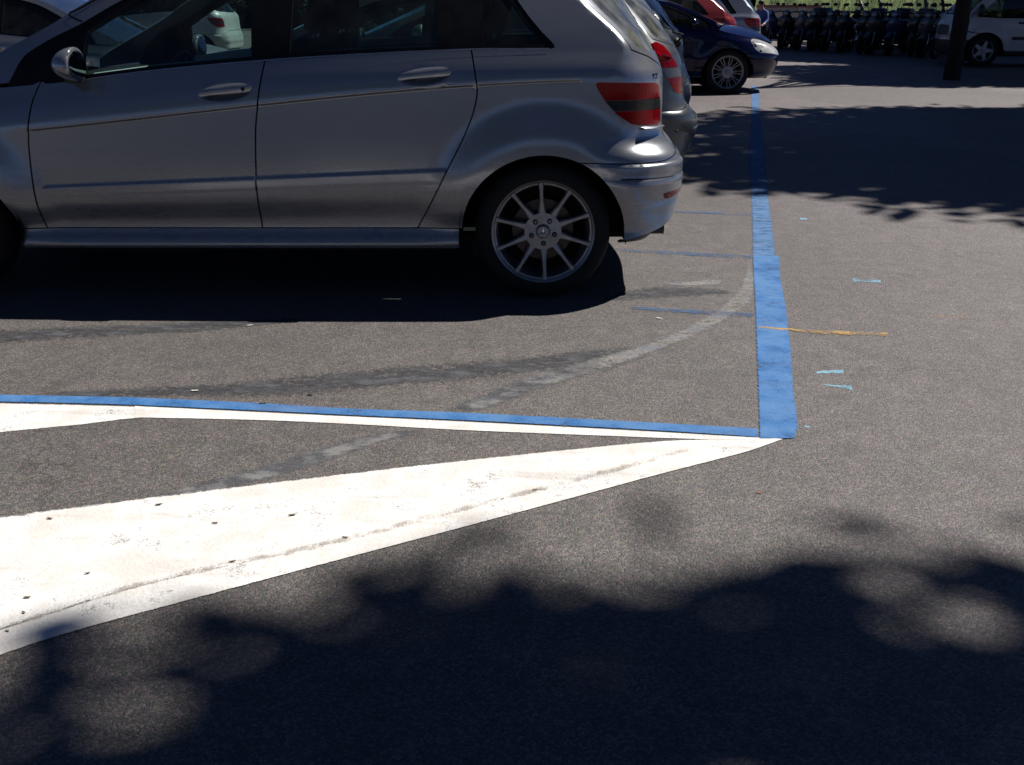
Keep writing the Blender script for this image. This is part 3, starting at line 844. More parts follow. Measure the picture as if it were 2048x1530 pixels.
# ---------------------------------------------------------------- wheels
WHEEL_CACHE = {}
def wheel_meshes(R, rim, width, style):
    key = (R, rim, width, style)
    if key in WHEEL_CACHE: return WHEEL_CACHE[key]
    h = width/2
    def take(o):
        me = o.data; bpy.data.objects.remove(o); return me
    D = {}
    b = MB(); sh = R-rim
    b.lathe([(rim-0.008, -h+0.012), (rim+0.004, -h+0.002), (rim+sh*0.35, -h-0.003), (rim+sh*0.7, -h+0.004), (R-0.012, -h+0.018), (R-0.002, -h+0.036), (R, -h+0.06),
             (R, h-0.06), (R-0.002, h-0.036), (R-0.012, h-0.018), (rim+sh*0.5, h), (rim-0.008, h-0.012)], 56)
    D['tyre'] = take(b.build('tyre', M['tyre'], None, sharp=60))
    b = MB()
    b.lathe([(rim-0.024, -h+0.05), (rim-0.011, -h+0.012), (rim+0.002, -h+0.004), (rim+0.003, -h+0.012), (rim-0.02, -h+0.02), (rim-0.03, -h+0.06), (rim-0.035, h-0.02)], 56)
    D['wheel'] = take(b.build('wheel', M['alloy'], None, sharp=50))
    b = MB().lathe([(0.001, 0.0), (rim-0.03, 0.0)], 40)
    D['well'] = take(b.build('backing', M['under'], None))
    b = MB().lathe([(0.05, 0.02), (0.05, 0.0), (rim*0.60, 0.0), (rim*0.60, 0.02)], 36)
    D['brake_disc'] = take(b.build('brake_disc', M['disc'], None))
    if style == 'ten':
        b = MB()
        prof = [(0.055, 0.027), (0.085, 0.019), (0.12, 0.0135), (rim-0.055, 0.0095), (rim-0.03, 0.012), (rim-0.012, 0.017)]
        k = []
        for (r, w) in prof:
            y = -h+0.030-0.018*math.exp(-((r-rim)/0.08)**2)+0.012*math.exp(-(r/0.09)**2)
            k.append([(-w, y+0.006, r), (-w*0.55, y-0.002, r), (w*0.55, y-0.002, r), (w, y+0.006, r), (w*0.8, y+0.03, r), (-w*0.8, y+0.03, r)])
        V = [q for row in k for q in row]; F = [(i*6+j, i*6+(j+1) % 6, (i+1)*6+(j+1) % 6, (i+1)*6+j) for i in range(len(k)-1) for j in range(6)]
        b.add(V, F)
        D['spoke'] = take(b.build('spoke', M['alloy'], None, sharp=30)); D['nspoke'] = 10
    elif style == 'multi':
        b = MB()
        for sgn in (-1, 1):
            b.add([(sgn*0.004-0.005, -h+0.05, 0.04), (sgn*0.004+0.005, -h+0.05, 0.04), (sgn*0.026+0.005, -h+0.016, rim-0.014), (sgn*0.026-0.005, -h+0.016, rim-0.014),
                   (sgn*0.004-0.005, -h+0.07, 0.04), (sgn*0.004+0.005, -h+0.07, 0.04), (sgn*0.026+0.005, -h+0.04, rim-0.014), (sgn*0.026-0.005, -h+0.04, rim-0.014)],
                  [(0, 1, 2, 3), (4, 7, 6, 5), (0, 4, 5, 1), (1, 5, 6, 2), (2, 6, 7, 3), (3, 7, 4, 0)])
        D['spoke'] = take(b.build('spoke', M['alloy'], None)); D['nspoke'] = 9
    else:
        b = MB().prism([(-0.045, 0.05), (0.045, 0.05), (0.028, rim-0.016), (-0.028, rim-0.016)], -h+0.03, -h+0.05)
        D['spoke'] = take(b.build('spoke', M['alloy'], None)); D['nspoke'] = 5
    b = MB().lathe([(0.001, -h+0.012), (0.025, -h+0.0125), (0.031, -h+0.018), (0.034, -h+0.030), (0.085, -h+0.032), (0.088, -h+0.05)], 30)
    D['hub_cap'] = take(b.build('hub_cap', M['alloy'], None))
    b = MB().lathe([(0.001, -h+0.024), (0.007, -h+0.024), (0.0125, -h+0.0285), (0.0128, -h+0.04)], 14)
    D['wheel_bolt'] = take(b.build('wheel_bolt', M['gloss_black'], None))
    b = MB()
    for a in (90, 210, 330):                     # three-pointed star on the cap
        t = math.radians(a); d = Vector((math.cos(t), 0, math.sin(t))); q = Vector((-math.sin(t), 0, math.cos(t)))
        y = Vector((0, -h+0.0095, 0))
        b.add([y+d*0.022, y+q*0.0048, y-q*0.0048, y*1.0+Vector((0, -0.003, 0))], [(0, 1, 3), (0, 3, 2)])
    D['emblem'] = take(b.build('emblem', M['chrome'], None))
    WHEEL_CACHE[key] = D
    return D

def add_wheel(root, x, y, R=0.312, rim=0.236, width=0.20, style='ten', spin=0.0, detail=True):
    """wheel centred at (x, y, R); the face looks to -y for y<0 and to +y for y>0"""
    D = wheel_meshes(R, rim, width, style)
    w = link('wheel', D['wheel'], root, (x, y, R), (0, 0, 0 if y < 0 else pi))
    link('tyre', D['tyre'], w)
    link('backing_plate', D['well'], w, (0, 0.04, 0))
    link('brake_disc', D['brake_disc'], w, (0, -0.02, 0))
    for i in range(D['nspoke']):
        link('spoke', D['spoke'], w, rot=(0, spin+2*pi*i/D['nspoke'], 0))
    link('hub_cap', D['hub_cap'], w)
    if detail:
        for i in range(5):
            a = pi/2 + pi/5 + 2*pi*i/5 - spin
            link('wheel_bolt', D['wheel_bolt'], w, (0.056*math.cos(a), 0, 0.056*math.sin(a)))
        if style == 'ten': link('emblem', D['emblem'], w)
    return w

# ---------------------------------------------------------------- the standard five-door skin (lines measured on the silver car)
LN = dict(
    gapF=[(-2.205, .972), (-2.242, .896), (-2.263, .813), (-2.283, .726), (-2.293, .617), (-2.295, .485), (-2.296, .367), (-2.289, .325)],
    gapB=[(-1.214, 1.060), (-1.232, .981), (-1.252, .878), (-1.272, .770), (-1.289, .574), (-1.297, .436), (-1.297, .325)],
    gapR=[(-.320, 1.105), (-.302, 1.022), (-.289, .940), (-.305, .855), (-.350, .749), (-.407, .642), (-.466, .530), (-.527, .414), (-.577, .325)],
    belt=[(-2.362, .947), (-2.053, .974), (-1.719, 1.016), (-1.214, 1.060), (-.757, 1.087), (-.320, 1.105), (-.156, 1.106), (.012, 1.107)],
    wo=[(.012, 1.107), (.035, 1.113), (.030, 1.133), (.008, 1.173), (-.005, 1.233), (-.016, 1.304), (-.06, 1.385), (-.14, 1.430), (-.25, 1.455), (-.45, 1.473), (-.9, 1.487), (-1.35, 1.455), (-1.65, 1.39), (-1.856, 1.300), (-2.03, 1.206), (-2.163, 1.145), (-2.278, 1.076), (-2.331, .998), (-2.362, .947)],
    aup=[(-2.60, .985), (-2.409, 1.080), (-2.163, 1.202), (-1.988, 1.304), (-1.75, 1.41), (-1.45, 1.49), (-1.0, 1.525), (-.6, 1.53), (-.25, 1.528)],
    rtop=[(-.25, 1.528), (0, 1.522), (.2, 1.515), (.33, 1.508), (.385, 1.50)],
    lamp=[(.279, .960), (.289, .939), (.326, .887), (.372, .833), (.430, .793), (.468, .784), (.600, .777), (.626, .793), (.620, .881), (.598, .942), (.575, .958), (.542, .963), (.298, .971), (.283, .968)],
    hood=[(-2.362, .947), (-2.62, .930), (-2.9, .875), (-3.22, .815), (-3.5, .765), (-3.83, .715), (-4.27, .735)],
    head=[(-3.30, .605), (-3.74, .565), (-3.79, .68), (-3.5, .75), (-3.24, .80)],
    gwF=[(-2.010, 1.000), (-2.018, 1.06), (-2.003, 1.175), (-1.876, 1.25), (-1.62, 1.375), (-1.284, 1.43), (-1.273, 1.076), (-1.719, 1.036)],
    gwR=[(-1.105, 1.092), (-1.09, 1.445), (-.455, 1.45), (-.470, 1.118), (-.757, 1.108)],
    gwQ=[(-.271, 1.124), (-.245, 1.304), (-.235, 1.375), (-.115, 1.375), (-.055, 1.292), (-.040, 1.21), (-.016, 1.135), (-.024, 1.127)],
    seat=0.0,
)

def merc_body(**kw):
    d = dict(
        zk=[(0, .18), (0, .255), (0, .325), ([-2.25, -.33, .4], [.470, .537, .55]), ([-2.25, -.33, .4], [.53, .612, .63]),
            ([-2.25, -.33, .4], [.62, .74, .76]), ([-3, -2.17, -1.81, -1.26, -.78, -.32, .2, .6], [.708, .765, .814, .871, .913, .954, .970, .973]),
            ([-3, -2.17, -1.81, -1.26, -.78, -.32, .2, .6], [.72, .777, .826, .883, .925, .966, .982, .985]),
            ([-3, -2.36, -2.03, -1.7, -1.2, -.75, -.32, .6], [.83, .945, .977, 1.018, 1.061, 1.089, 1.105, 1.11]), (0, 1.53)],
        wk=[.79, .852, .816, .866, .8725, .8735, .8738, .8835, .832, .60],
        taper=.012, xm=-1.2, arches=[(0, .312, .034, .39, .60), (-2.778, .312, .030, .39, .60)],
        ar=([.2, .97, 1.05, 1.12, 1.3, 1.5, 1.6], [.29, .28, .23, .18, .25, .31, .33]), br=([.2, .97, 1.05, 1.12, 1.3, 1.6], [.30, .30, .40, .52, .56, .52]),
        xr=([.18, .28, .34, .465, .60, .635, .66, .70, .74, .79, .97, 1.08, 1.3, 1.5, 1.6], [.50, .585, .618, .64, .647, .643, .628, .585, .565, .558, .552, .535, .40, .27, .2]),
        sr=.33, rb=.75, Lr=.40, nr=([.2, .97, 1.05, 1.12, 1.6], [2.05, 2.05, 1.75, 1.45, 1.45]), Fr=.62, kr=.03,
        af=([.2, 1.6], [.75, .75]), bf=([.2, 1.6], [.55, .55]), xf=([.18, .3, .55, .7, .8, 1.0], [-3.50, -3.58, -3.623, -3.60, -3.56, -3.52]),
        sf=-2.9, fb=.4, Lf=1.05, nf=2.2, Ff=.32, kf=.06)
    d.update(kw)
    return Body(**d)

def shift(pts, dx=0.0, dz=0.0):
    return [(a+dx, b+dz) for a, b in pts]

def handle_dish(cx, cz, rx, rz, tilt, depth):
    ca, sa = math.cos(tilt), math.sin(tilt)
    def f(s, z):
        a = ((s-cx)*ca+(z-cz)*sa)/rx; b = (-(s-cx)*sa+(z-cz)*ca)/rz
        return -depth*sm(1.15*(1-(a*a+b*b)))
    ex = []
    for r in (0.25, 0.5, 0.7, 0.85, 0.95, 1.02, 1.1):
        n = int(14+26*r)
        for i in range(n):
            t = 2*pi*i/n; a, b = rx*r*math.cos(t), rz*r*math.sin(t)
            ex.append((cx+a*ca-b*sa, cz+a*sa+b*ca))
    return f, ex

def five_door(root, body, paint_m, glass_m, grid=0.03, fx=None, opts=None):
    """builds the whole car under root; fx maps the standard lines on to another car's proportions"""
    O = dict(lamp=None, lamp_mats=('lens_red', 'lens_smoke', 'lens_red'), wheel=(0.312, 0.236, 0.20, 'ten'), wb=2.778, track=0.775, detail=False,
             molding=True, arch=(0.372, 0.352), roof_z=(1.555, 1.604, 1.53), dark_c=True, spin=0.0, interior=True, plate=False)
    O.update(opts or {})
    K = Skin(body, root, grid, fx)
    L = dict(LN); L.update(O.get('lines', {}))
    fn = lambda *a, **k: K.panel(*a, **k)
    rx, rz = O['arch']
    g = 0.0034
    az = 0.312
    dxf = 2.778-O['wb']
    def ra(a0, a1):
        P = np.array(arc(0, az, rx, rz, a0, a1))
        return list(zip(body.s_of(P[:, 0], P[:, 1]), P[:, 1]))
    def fa(a0, a1):
        P = np.array(arc(-2.778, az, rx, rz, a0, a1))
        s_ = body.s_of(P[:, 0]+dxf, P[:, 1])-dxf
        return list(zip(s_, P[:, 1]))
    G = {k: cr(L[k], 0.03) for k in ('gapF', 'gapB', 'gapR', 'belt', 'aup', 'rtop', 'hood')}
    wo = cr(L['wo'], 0.03)[:-1]
    belt = lambda x0, x1: [q for q in G['belt'] if x0 < q[0] < x1]
    rim = M['gloss_black'] if O['detail'] else paint_m
    # doors with their recessed grips
    dF = dR = 0.0; exF = exR = ()
    if O['detail']:
        dF, exF = handle_dish(-1.388, .930, .118, .037, .10, .020)
        dR, exR = handle_dish(-.520, .997, .114, .037, .10, .020)
    if O['detail']:
        crz = lambda x: float(np.interp(x, *body.zfit[7]))
        body.W(np.array([0.0]), np.array([.5]))
        row = lambda x0, x1: [(x, crz(x)+d) for x in np.arange(x0, x1, .024) for d in (-.05, -.03, -.02, -.0145, -.0115, -.009, -.0065, -.004, -.0015, .001, .005, .012, .025)]
        inD = lambda e, cx, cz: [q for q in e if ((q[0]-cx)/.14)**2+((q[1]-cz)/.055)**2 > 1]
        exF = list(exF)+inD(row(-2.35, -1.2), -1.388, .930); exR = list(exR)+inD(row(-1.35, -.2), -.520, .997)
        exQ = row(-.4, .2)
    else: exQ = ()
    pF = shift(G['gapF'], g)[::-1] + belt(-2.19, -1.225) + shift(G['gapB'], -g)
    doorF, _ = fn('front_door', pF, paint_m, lift=dF, extra=exF, rim_mat=rim)
    pR = shift(G['gapB'], g)[::-1] + belt(-1.20, -.335) + shift(G['gapR'], -g)
    doorR, _ = fn('rear_door', pR, paint_m, lift=dR, extra=exR, rim_mat=rim)
    if O['detail']:
        for d, cx, cz in ((doorF, -1.388, .930), (doorR, -.520, .997)):
            poly = [(cx-.112, cz-.018), (cx-.104, cz+.004), (cx-.05, cz+.022), (cx+.03, cz+.034), (cx+.088, cz+.034), (cx+.112, cz+.021), (cx+.106, cz+.004), (cx+.05, cz-.004), (cx-.05, cz-.012)]
            def hl(s, z, cx=cx, cz=cz):
                t = (z-(cz+.012+(s-cx)*.12))/.024
                return .011-.012*np.clip(t, -1, 1)**2+.004*sm((.11-np.abs(s-cx))/.06)
            fn('door_handle', cr(poly, .01, True), paint_m, parent=d, lift=hl, thick=.016, grid=.012)
            fn('lock', cr([(cx+.079, cz+.018), (cx+.087, cz+.014), (cx+.087, cz+.006), (cx+.079, cz+.003), (cx+.072, cz+.008), (cx+.072, cz+.014)], .004, True), M['gloss_black'], parent=d, lift=.016, thick=.004, grid=.01) if d is doorF else None
    # quarter panel with D pillar
    lamp = O['lamp'] or L['lamp']
    seam_r = cr([(body.s_of(.150, .632), .632), (.40, .632), (.52, .637), (.65, .662)], .03)
    pQ = shift(G['gapR'], g) + [(-.385, .325), (-.374, .325)] + ra(177, 66) + seam_r[1:] + [(.650, .99), (.63, 1.03), (.52, 1.07), (.40, 1.10), (.385, 1.14), (.385, 1.50)] + G['rtop'][::-1][1:] + \
        [(-.25, 1.455)] + [q for q in reversed(wo) if -.24 < q[0] and q[1] > 1.11] + [(.012, 1.107)] + [q for q in reversed(G['belt']) if -.31 < q[0] < .0]
    if O['detail']: exQ = list(exQ)+[(x, z) for x in np.arange(.1, .65, .02) for z in np.arange(.64, .74, .012)]
    fn('quarter_panel', pQ, paint_m, holes=[lamp], rim_mat=rim, extra=exQ)
    # tail lamp: bowl behind a three-band lens
    fn('lamp_bowl', lamp, M['reflector'], lift=-.03, thick=0)
    lz = [q[1] for q in lamp]; z0, z1 = min(lz), max(lz)
    cuts = O.get('lamp_cuts') or (z0+(z1-z0)*.36, z0+(z1-z0)*.60)
    tl = empty('tail_lamp', parent=root); tl2 = empty('tail_lamp', parent=root); tl['twin'] = tl2.name
    def clip(poly, lo, hi):
        out = []
        P = dens(poly, .006)
        return [(a, min(max(b, lo), hi)) for a, b in P if lo-.004 <= b <= hi+.004]
    for (lo, hi, mm) in ((z0, cuts[0], O['lamp_mats'][2]), (cuts[0]+.0015, cuts[1], O['lamp_mats'][1]), (cuts[1]+.0015, z1, O['lamp_mats'][0])):
        q = clip(lamp, lo, hi)
        if len(q) > 3: fn('lens', q, M[mm], parent=tl, lift=.002, thick=.004, grid=.03)
    # fender, bumpers, sill
    pFF = shift(G['gapF'], -g) + [(-2.40, .325)] + fa(2, 129) + [(-3.08, .588), (-3.285, .60), (-3.225, .803), (-3.225, .813)] + [q for q in reversed(G['hood']) if q[0] > -3.2] + belt(-2.35, -2.22)
    fn('front_fender', pFF, paint_m, rim_mat=rim)
    pRB = [(q[0], q[1]-.005) for q in seam_r] + [(.76, .69), (.9, .70), (1.35, .70), (1.35, .335), (.67, .335), (.60, .328), (.54, .310), (.46, .292), (body.s_of(.372, .275), .275)] + ra(-4, 63)
    def rb_lift(s, z):
        k = sm((s-.12)/.3)
        return k*(.014*sm((.63-z)/.02)*1.0+.006*sm((z-.44)/.02)*sm((.56-z)/.01))
    fn('rear_bumper', pRB, paint_m, both=True, lift=rb_lift, thick=.03, extra=[(s, z) for s in np.arange(.2, 1.3, .02) for z in (.608, .614, .620, .626, .552, .556, .560)]+[(s, z) for s in np.arange(.67, 1.34, .03) for z in (.64, .65, .66, .67, .68, .69)] if O['detail'] else ())
    fn('bumper_valance', [(.42, .285), (.47, .30), (.55, .32), (.60, .336), (.67, .342), (1.35, .342), (1.35, .22), (.60, .225), (.41, .235)], M['black_trim'], both=True, lift=-.03)
    pFB = [(-3.02, .575), (-3.08, .580), (-3.30, .590), (-3.74, .552), (-3.80, .55), (-4.27, .525), (-4.27, .21), (-3.6, .21), (-3.2, .235), (-3.148, .28)] + fa(180, 131)
    fn('front_bumper', pFB, paint_m, both=True, thick=.03)
    fn('front_grille', [(-3.80, .57), (-4.27, .545), (-4.27, .725), (-3.835, .70)], M['black_trim'], both=True, lift=-.02)
    hl, _ = fn('headlight', cr(L['head'], .04, True), M['lens_clear'], thick=.01)
    fn('headlight_bowl', cr(L['head'], .04, True), M['reflector'], lift=-.04, thick=0, parent=hl)
    fn('sill', [(-2.405, .320), (-2.40, .236), (-.388, .232), (-.388, .320)], paint_m, rim_mat=M['under'], thick=.05)
    # pillars and roof
    pA = G['aup'][:] + [(-.25, 1.455)] + [q for q in wo if q[0] < -.26] + [(-2.62, .934)]
    fn('roof_pillar', pA, paint_m)
    ec = [(-1.45, 0, O['roof_z'][0]), (-1.0, 0, O['roof_z'][0]+.03), (-.5, 0, O['roof_z'][1]), (0, 0, O['roof_z'][1]-.012), (.2, 0, O['roof_z'][2]), (.3, 0, 1.50)]
    S3 = lambda pl: [body.S(*K.fx(*q))[0] for q in pl]
    er = [q for q in G['aup'] if q[0] >= -1.46] + G['rtop'][1:] + [(.45, 1.50), (.55, 1.50), (.7, 1.50), (.9, 1.50), (1.1, 1.50), (1.34, 1.50)]
    E = S3(er); Cc = []
    ecm = [K.fx(x, z) for x, _, z in ec]
    xr_end = E[-1][0]
    xs = np.array([q[0] for q in ecm]); zs = np.array([q[1] for q in ecm]); xs[-1] = max(xr_end, xs[-2]+.02)
    cum = np.r_[0, np.cumsum(np.linalg.norm(np.diff(np.array(E), axis=0), axis=1))]
    fr = np.clip((np.array([e[0] for e in E])-E[0][0])/max(xr_end-E[0][0], .1), 0, 1)
    for f in fr:
        x = xs[0]+(xr_end-xs[0])*f
        Cc.append((x, 0, float(np.interp(x, xs, zs))))
    Cc[-1] = tuple(E[-1]*[1, 0, 1])
    loft('roof', cap_rows(E, Cc, .05), paint_m, root)
    # windscreen
    ew = [q for q in G['aup'] if q[0] <= -1.44]
    E = S3(ew); b0 = K.fx(-2.72, 1.0); b1 = (xs[0], zs[0])
    n = len(E)
    zc = [e[2] for e in E]
    Cc = [(b0[0]+(b1[0]-b0[0])*i/(n-1), 0, zc[i]+(zs[0]-zc[-1])*(.35+.65*i/(n-1))) for i in range(n)]
    loft('windscreen', cap_rows(E, Cc, .05), glass_m, root)
    # bonnet
    eh = [(-2.62, .934)] + [q for q in G['hood'] if q[0] < -2.63]
    E = S3(eh); n = len(E); nose = E[-1]
    Cc = []
    for i in range(n):
        t = i/(n-1)
        Cc.append((b0[0]+(nose[0]-b0[0])*t, 0, E[0][2]+.05+(nose[2]-E[0][2]-.05)*(t**1.8)))
    Cc[-1] = (nose[0], 0, nose[2])
    loft('bonnet', cap_rows(E, Cc, .04), paint_m, root)
    # tailgate and rear window
    pT = [(.656, .668), (.76, .70), (.9, .708), (1.35, .708), (1.35, 1.068), (.90, 1.072), (.55, 1.090), (.455, 1.115), (.425, 1.15), (.425, 1.30), (.435, 1.44), (.50, 1.462), (1.35, 1.470), (1.35, 1.498), (.391, 1.498), (.391, 1.142), (.406, 1.105), (.526, 1.074), (.636, 1.034), (.656, .992)]
    fn('tailgate', pT, paint_m, both=True, rim_mat=rim, thick=.02, extra=[(s, z) for s in np.arange(.67, 1.34, .03) for z in np.arange(.716, .79, .012)] if O['detail'] else ())
    fn('rear_window', [(.55, 1.090), (.90, 1.072), (1.35, 1.068), (1.35, 1.470), (.50, 1.462), (.435, 1.44), (.425, 1.30), (.425, 1.15), (.455, 1.115)], O.get('rear_glass', glass_m), both=True, lift=-.006, thick=0)
    # window band: black frame with three panes
    holes = [cr(L[q], .02, False) for q in ('gwF', 'gwR', 'gwQ')]
    holes = [L['gwF'], L['gwR'], L['gwQ']]
    fn('window_frame', G['belt'][:-1] + wo, M['window_black'], holes=holes, lift=-.003, thick=.03, rim_mat=M['black_trim'])
    for q in ('gwF', 'gwR', 'gwQ'):
        fn({'gwF': 'front_window', 'gwR': 'rear_side_window', 'gwQ': 'quarter_window'}[q], L[q], glass_m, lift=-.008, thick=0, grid=.06)
    if O['detail']:
        K.seam([q for q in LN['belt'] if q[0] > -2.25], M['satin'], w=.0055, lift=.003, name='belt_trim')
    # rubbing strip
    if O['molding']:
        top = lambda x: np.interp(x, [-2.25, -.33, .4], [.530, .612, .63]); bot = lambda x: np.interp(x, [-2.25, -.33, .4], [.470, .537, .55])
        def ml(s, z):
            x = s
            t = (z-bot(x))/(top(x)-bot(x))
            return .0095-.0070*sm((t-.72)/.28)-.002*sm((.2-t)/.2)
        gx = lambda z: np.interp(z, [.325, .414, .53, .642, .749], [-.577, -.527, -.466, -.407, -.350])-.006
        for x0, x1, par in ((-2.262, -1.297, doorF), (-1.288, None, doorR)):
            T = np.array([0, .06, .14, .3, .5, .68, .74, .80, .86, .92, .97, 1.0]); U = np.linspace(0, 1, 90)
            S2 = np.zeros((90, len(T))); Z2 = np.zeros_like(S2)
            for j, t in enumerate(T):
                e0 = x0+(.022*(2*t-1)**2 if x0 < -2.2 else 0)
                e1 = x1
                if x1 is None:
                    e1 = -.43
                    for _ in range(6): e1 = float(gx(bot(e1)+(top(e1)-bot(e1))*t))
                X = e0+(e1-e0)*U
                S2[:, j] = X; Z2[:, j] = bot(X)+(top(X)-bot(X))*t
            K.ribbon('rubbing_strip', S2, Z2, paint_m, ml, par)
    # hidden inside: trim shell, wheel housings, floor
    shell = fa(0, 180)[::-1]
    pI = [(-2.40, .26)] + fa(2, 178) + [(-3.2, .26), (-3.6, .26), (-3.6, .70), (-2.62, .90), (-2.3, .93)] + [(x, z-.03) for x, z in belt(-2.2, .04)] + [(.45, 1.07), (.62, .98), (.62, .70), (.60, .36), (.44, .30)] + ra(2, 178) + [(-.39, .26)]
    fn('inner_trim', pI, M['cabin'], lift=-.055, thick=0, grid=.09)
    wx = O['wb']
    y_in = .50
    for cx in (0.0, -wx):
        for sg in (-1, 1):
            b = MB()
            n = 24; r1 = .385 if O['wheel'][0] < .33 else O['wheel'][0]+.07
            outer = body.W(np.array([cx]), np.array([.70]))[0]-.03
            ring = [(cx+r1*math.cos(t), .312+(r1-.01)*math.sin(t)) for t in np.linspace(-.15, pi+.15, n)]
            V = [(x, sg*outer, z) for x, z in ring] + [(x, sg*y_in, z) for x, z in ring]
            F = [(i, i+1, n+i+1, n+i) for i in range(n-1)] + [tuple(range(n, 2*n))]
            b.add(V, F).build('wheel_housing', M['under'], root)
    fl = MB()
    X0, X1 = K.fx(-3.5, 0)[0], K.fx(.52, 0)[0]
    fl.box(((X0+X1)/2, 0, .225), (X1-X0-.1, 1.02, .03))
    fl.box((-wx/2, 0, .226), (wx-.84, 1.58, .03))
    fl.box((-wx/2, 0, .20), (wx*0.9, .34, .05)).build('floor_pan', M['under'], root)
    R, rr, ww, st = O['wheel']
    for cx in (-wx, 0.0):
        for sg in (-1, 1):
            add_wheel(root, cx, sg*O['track'], R, rr, ww, st, O['spin'], O['detail'])
    # door mirrors
    for sg in (-1, 1):
        mp = K.fx(-2.06, 1.03)
        y0 = body.S(mp[0], mp[1])[0][1]
        hous = MB().ball((0, 0, 0), (.085, .098, .070), 22, 14)
        V = []
        for (x, y, z) in hous.V:
            if x > .02: x = .02+(x-.02)*.04                      # flat back that holds the glass
            f = 1+.22*(x-.02)/.105
            V.append((x, y*f, z*f*(1.12 if z > 0 else .92)))
        yc = sg*(-y0+.090)
        mo = MB().add([(x+mp[0]+.035, y+yc, z+mp[1]+.012) for x, y, z in V], hous.F).build('door_mirror', paint_m, root, sharp=60)
        MB().ball((mp[0]+.060, yc, mp[1]+.014), (.004, .086, .060), 18, 10).build('mirror_glass', M['glass_mirror'], mo)
        MB().box((mp[0]+.02, sg*(-y0+.02), mp[1]-.045), (.06, .14, .035), b=.012).build('mirror_foot', M['black_trim'], mo)
    # cabin
    if O['interior']:
        cabin(root, K)
    return K

def cabin(root, K):
    X = lambda x, z=0.8: K.fx(x, z)
    def seat(x, y, rear=False):
        e = empty('rear_seat' if rear else 'front_seat', parent=root)
        w = .50
        R1 = Matrix.Rotation(.30, 3, 'Y')
        xx, zz = X(x, .5)
        MB().box((xx-.22, y, zz+.0), (.50, w, .17), b=.05).build('cushion', M['cabin'], e)
        MB().box((xx+.10, y, zz+.33), (.15, w*.96, .64), b=.06, rot=R1).build('backrest', M['cabin'], e)
        MB().box((xx+.215, y, zz+.745), (.10, .27, .17), b=.04, rot=R1).build('headrest', M['cabin'], e)
        b = MB()
        for s in (-.06, .06): b.tube([(xx+.18, y+s, zz+.60), (xx+.205, y+s, zz+.70)], .007, 6)
        b.build('headrest_post', M['satin'], e)
    for y in (-.38, .38): seat(-1.26, y)
    for y in (-.40, 0.0, .40): seat(-.42, y, True)
    x, z = X(-2.05, .86)
    MB().box((x-.12, 0, z-.02), (.52, 1.42, .24), b=.06).build('dashboard', M['cabin'], root)
    x, z = X(-1.78, .90)
    st = empty('steering_wheel', (x, -.38, z), parent=root); st.rotation_euler = (0, -1.15, 0)
    ring = [(.185*math.cos(t), .185*math.sin(t), 0) for t in np.linspace(0, 2*pi, 33)]
    MB().tube(ring, .015, 8, False).build('rim', M['black_trim'], st)
    b = MB().box((0, 0, -.01), (.13, .13, .05), b=.02); b.box((0, 0, 0), (.03, .34, .02)); b.build('hub', M['black_trim'], st)
    MB().tube([(0, 0, -.03), (-.02, 0, -.25)], .03, 8).build('column', M['black_trim'], st)

# ---------------------------------------------------------------- parked cars
def variant(wb=2.55, dbelt=(0.0, 0.0), cant=1.40, width=0.97, xr=None, xf=None, dxa=0.0, over=None, crease=1.0, ar=None, lowz=0.60):
    """another car's proportions: returns its Body and the map from the standard lines"""
    dx = 2.778-wb
    bx = [q[0] for q in LN['belt']]; bz = [q[1] for q in LN['belt']]
    def fx(x, z):
        b = float(np.interp(x, bx, bz)); bn = b+float(np.interp(x, [-2.4, .1], dbelt))
        if z > lowz:
            zn = float(np.interp(z, [lowz, b, 1.53, 1.61], [lowz, bn, cant, cant+.075]))
        else: zn = z
        if x <= -2.36: xn = x+dx
        elif x < -.60: xn = float(np.interp(x, [-2.36, -.60], [-2.36+dx, -.60]))
        else: xn = x
        if dxa: xn -= dxa*float(sm(np.array([(z-.70)/.25]))[0])*float(sm(np.array([(-.9-x)/1.2]))[0])*float(sm(np.array([(x+3.35)/.75]))[0])
        return xn, zn
    base = merc_body()
    zk = []
    for kx, kz in base.zk:
        if np.ndim(kx): pr = sorted(fx(a, b) for a, b in zip(kx, kz)); zk.append(([p[0] for p in pr], [p[1] for p in pr]))
        else: zk.append((0, cant if kz > 1.5 else kz))
    wk = [w*width for w in base.wk]
    wk[-1] = wk[-1]*1.03
    kw = dict(zk=zk, wk=wk, sf=-2.9+dx, arches=[(0, .312, .02, .40, .62), (-wb, .312, .02, .40, .60)], xm=-1.1)
    zc = cant/1.53
    if xr: kw['xr'] = xr
    else: kw['xr'] = ([.18, .28, .34, .465, .60, .64, .70, .79, .93, 1.02, 1.2, cant, cant+.08], [.46, .56, .60, .61, .61, .60, .57, .54, .525, .50, .40, .22, .16])
    if xf: kw['xf'] = xf
    else: kw['xf'] = ([.18, .3, .55, .7, .8, 1.0], [-3.48+dx, -3.56+dx, -3.60+dx, -3.57+dx, -3.53+dx, -3.48+dx])
    if ar: kw.update(ar)
    kw.update(over or {})
    return merc_body(**kw), fx

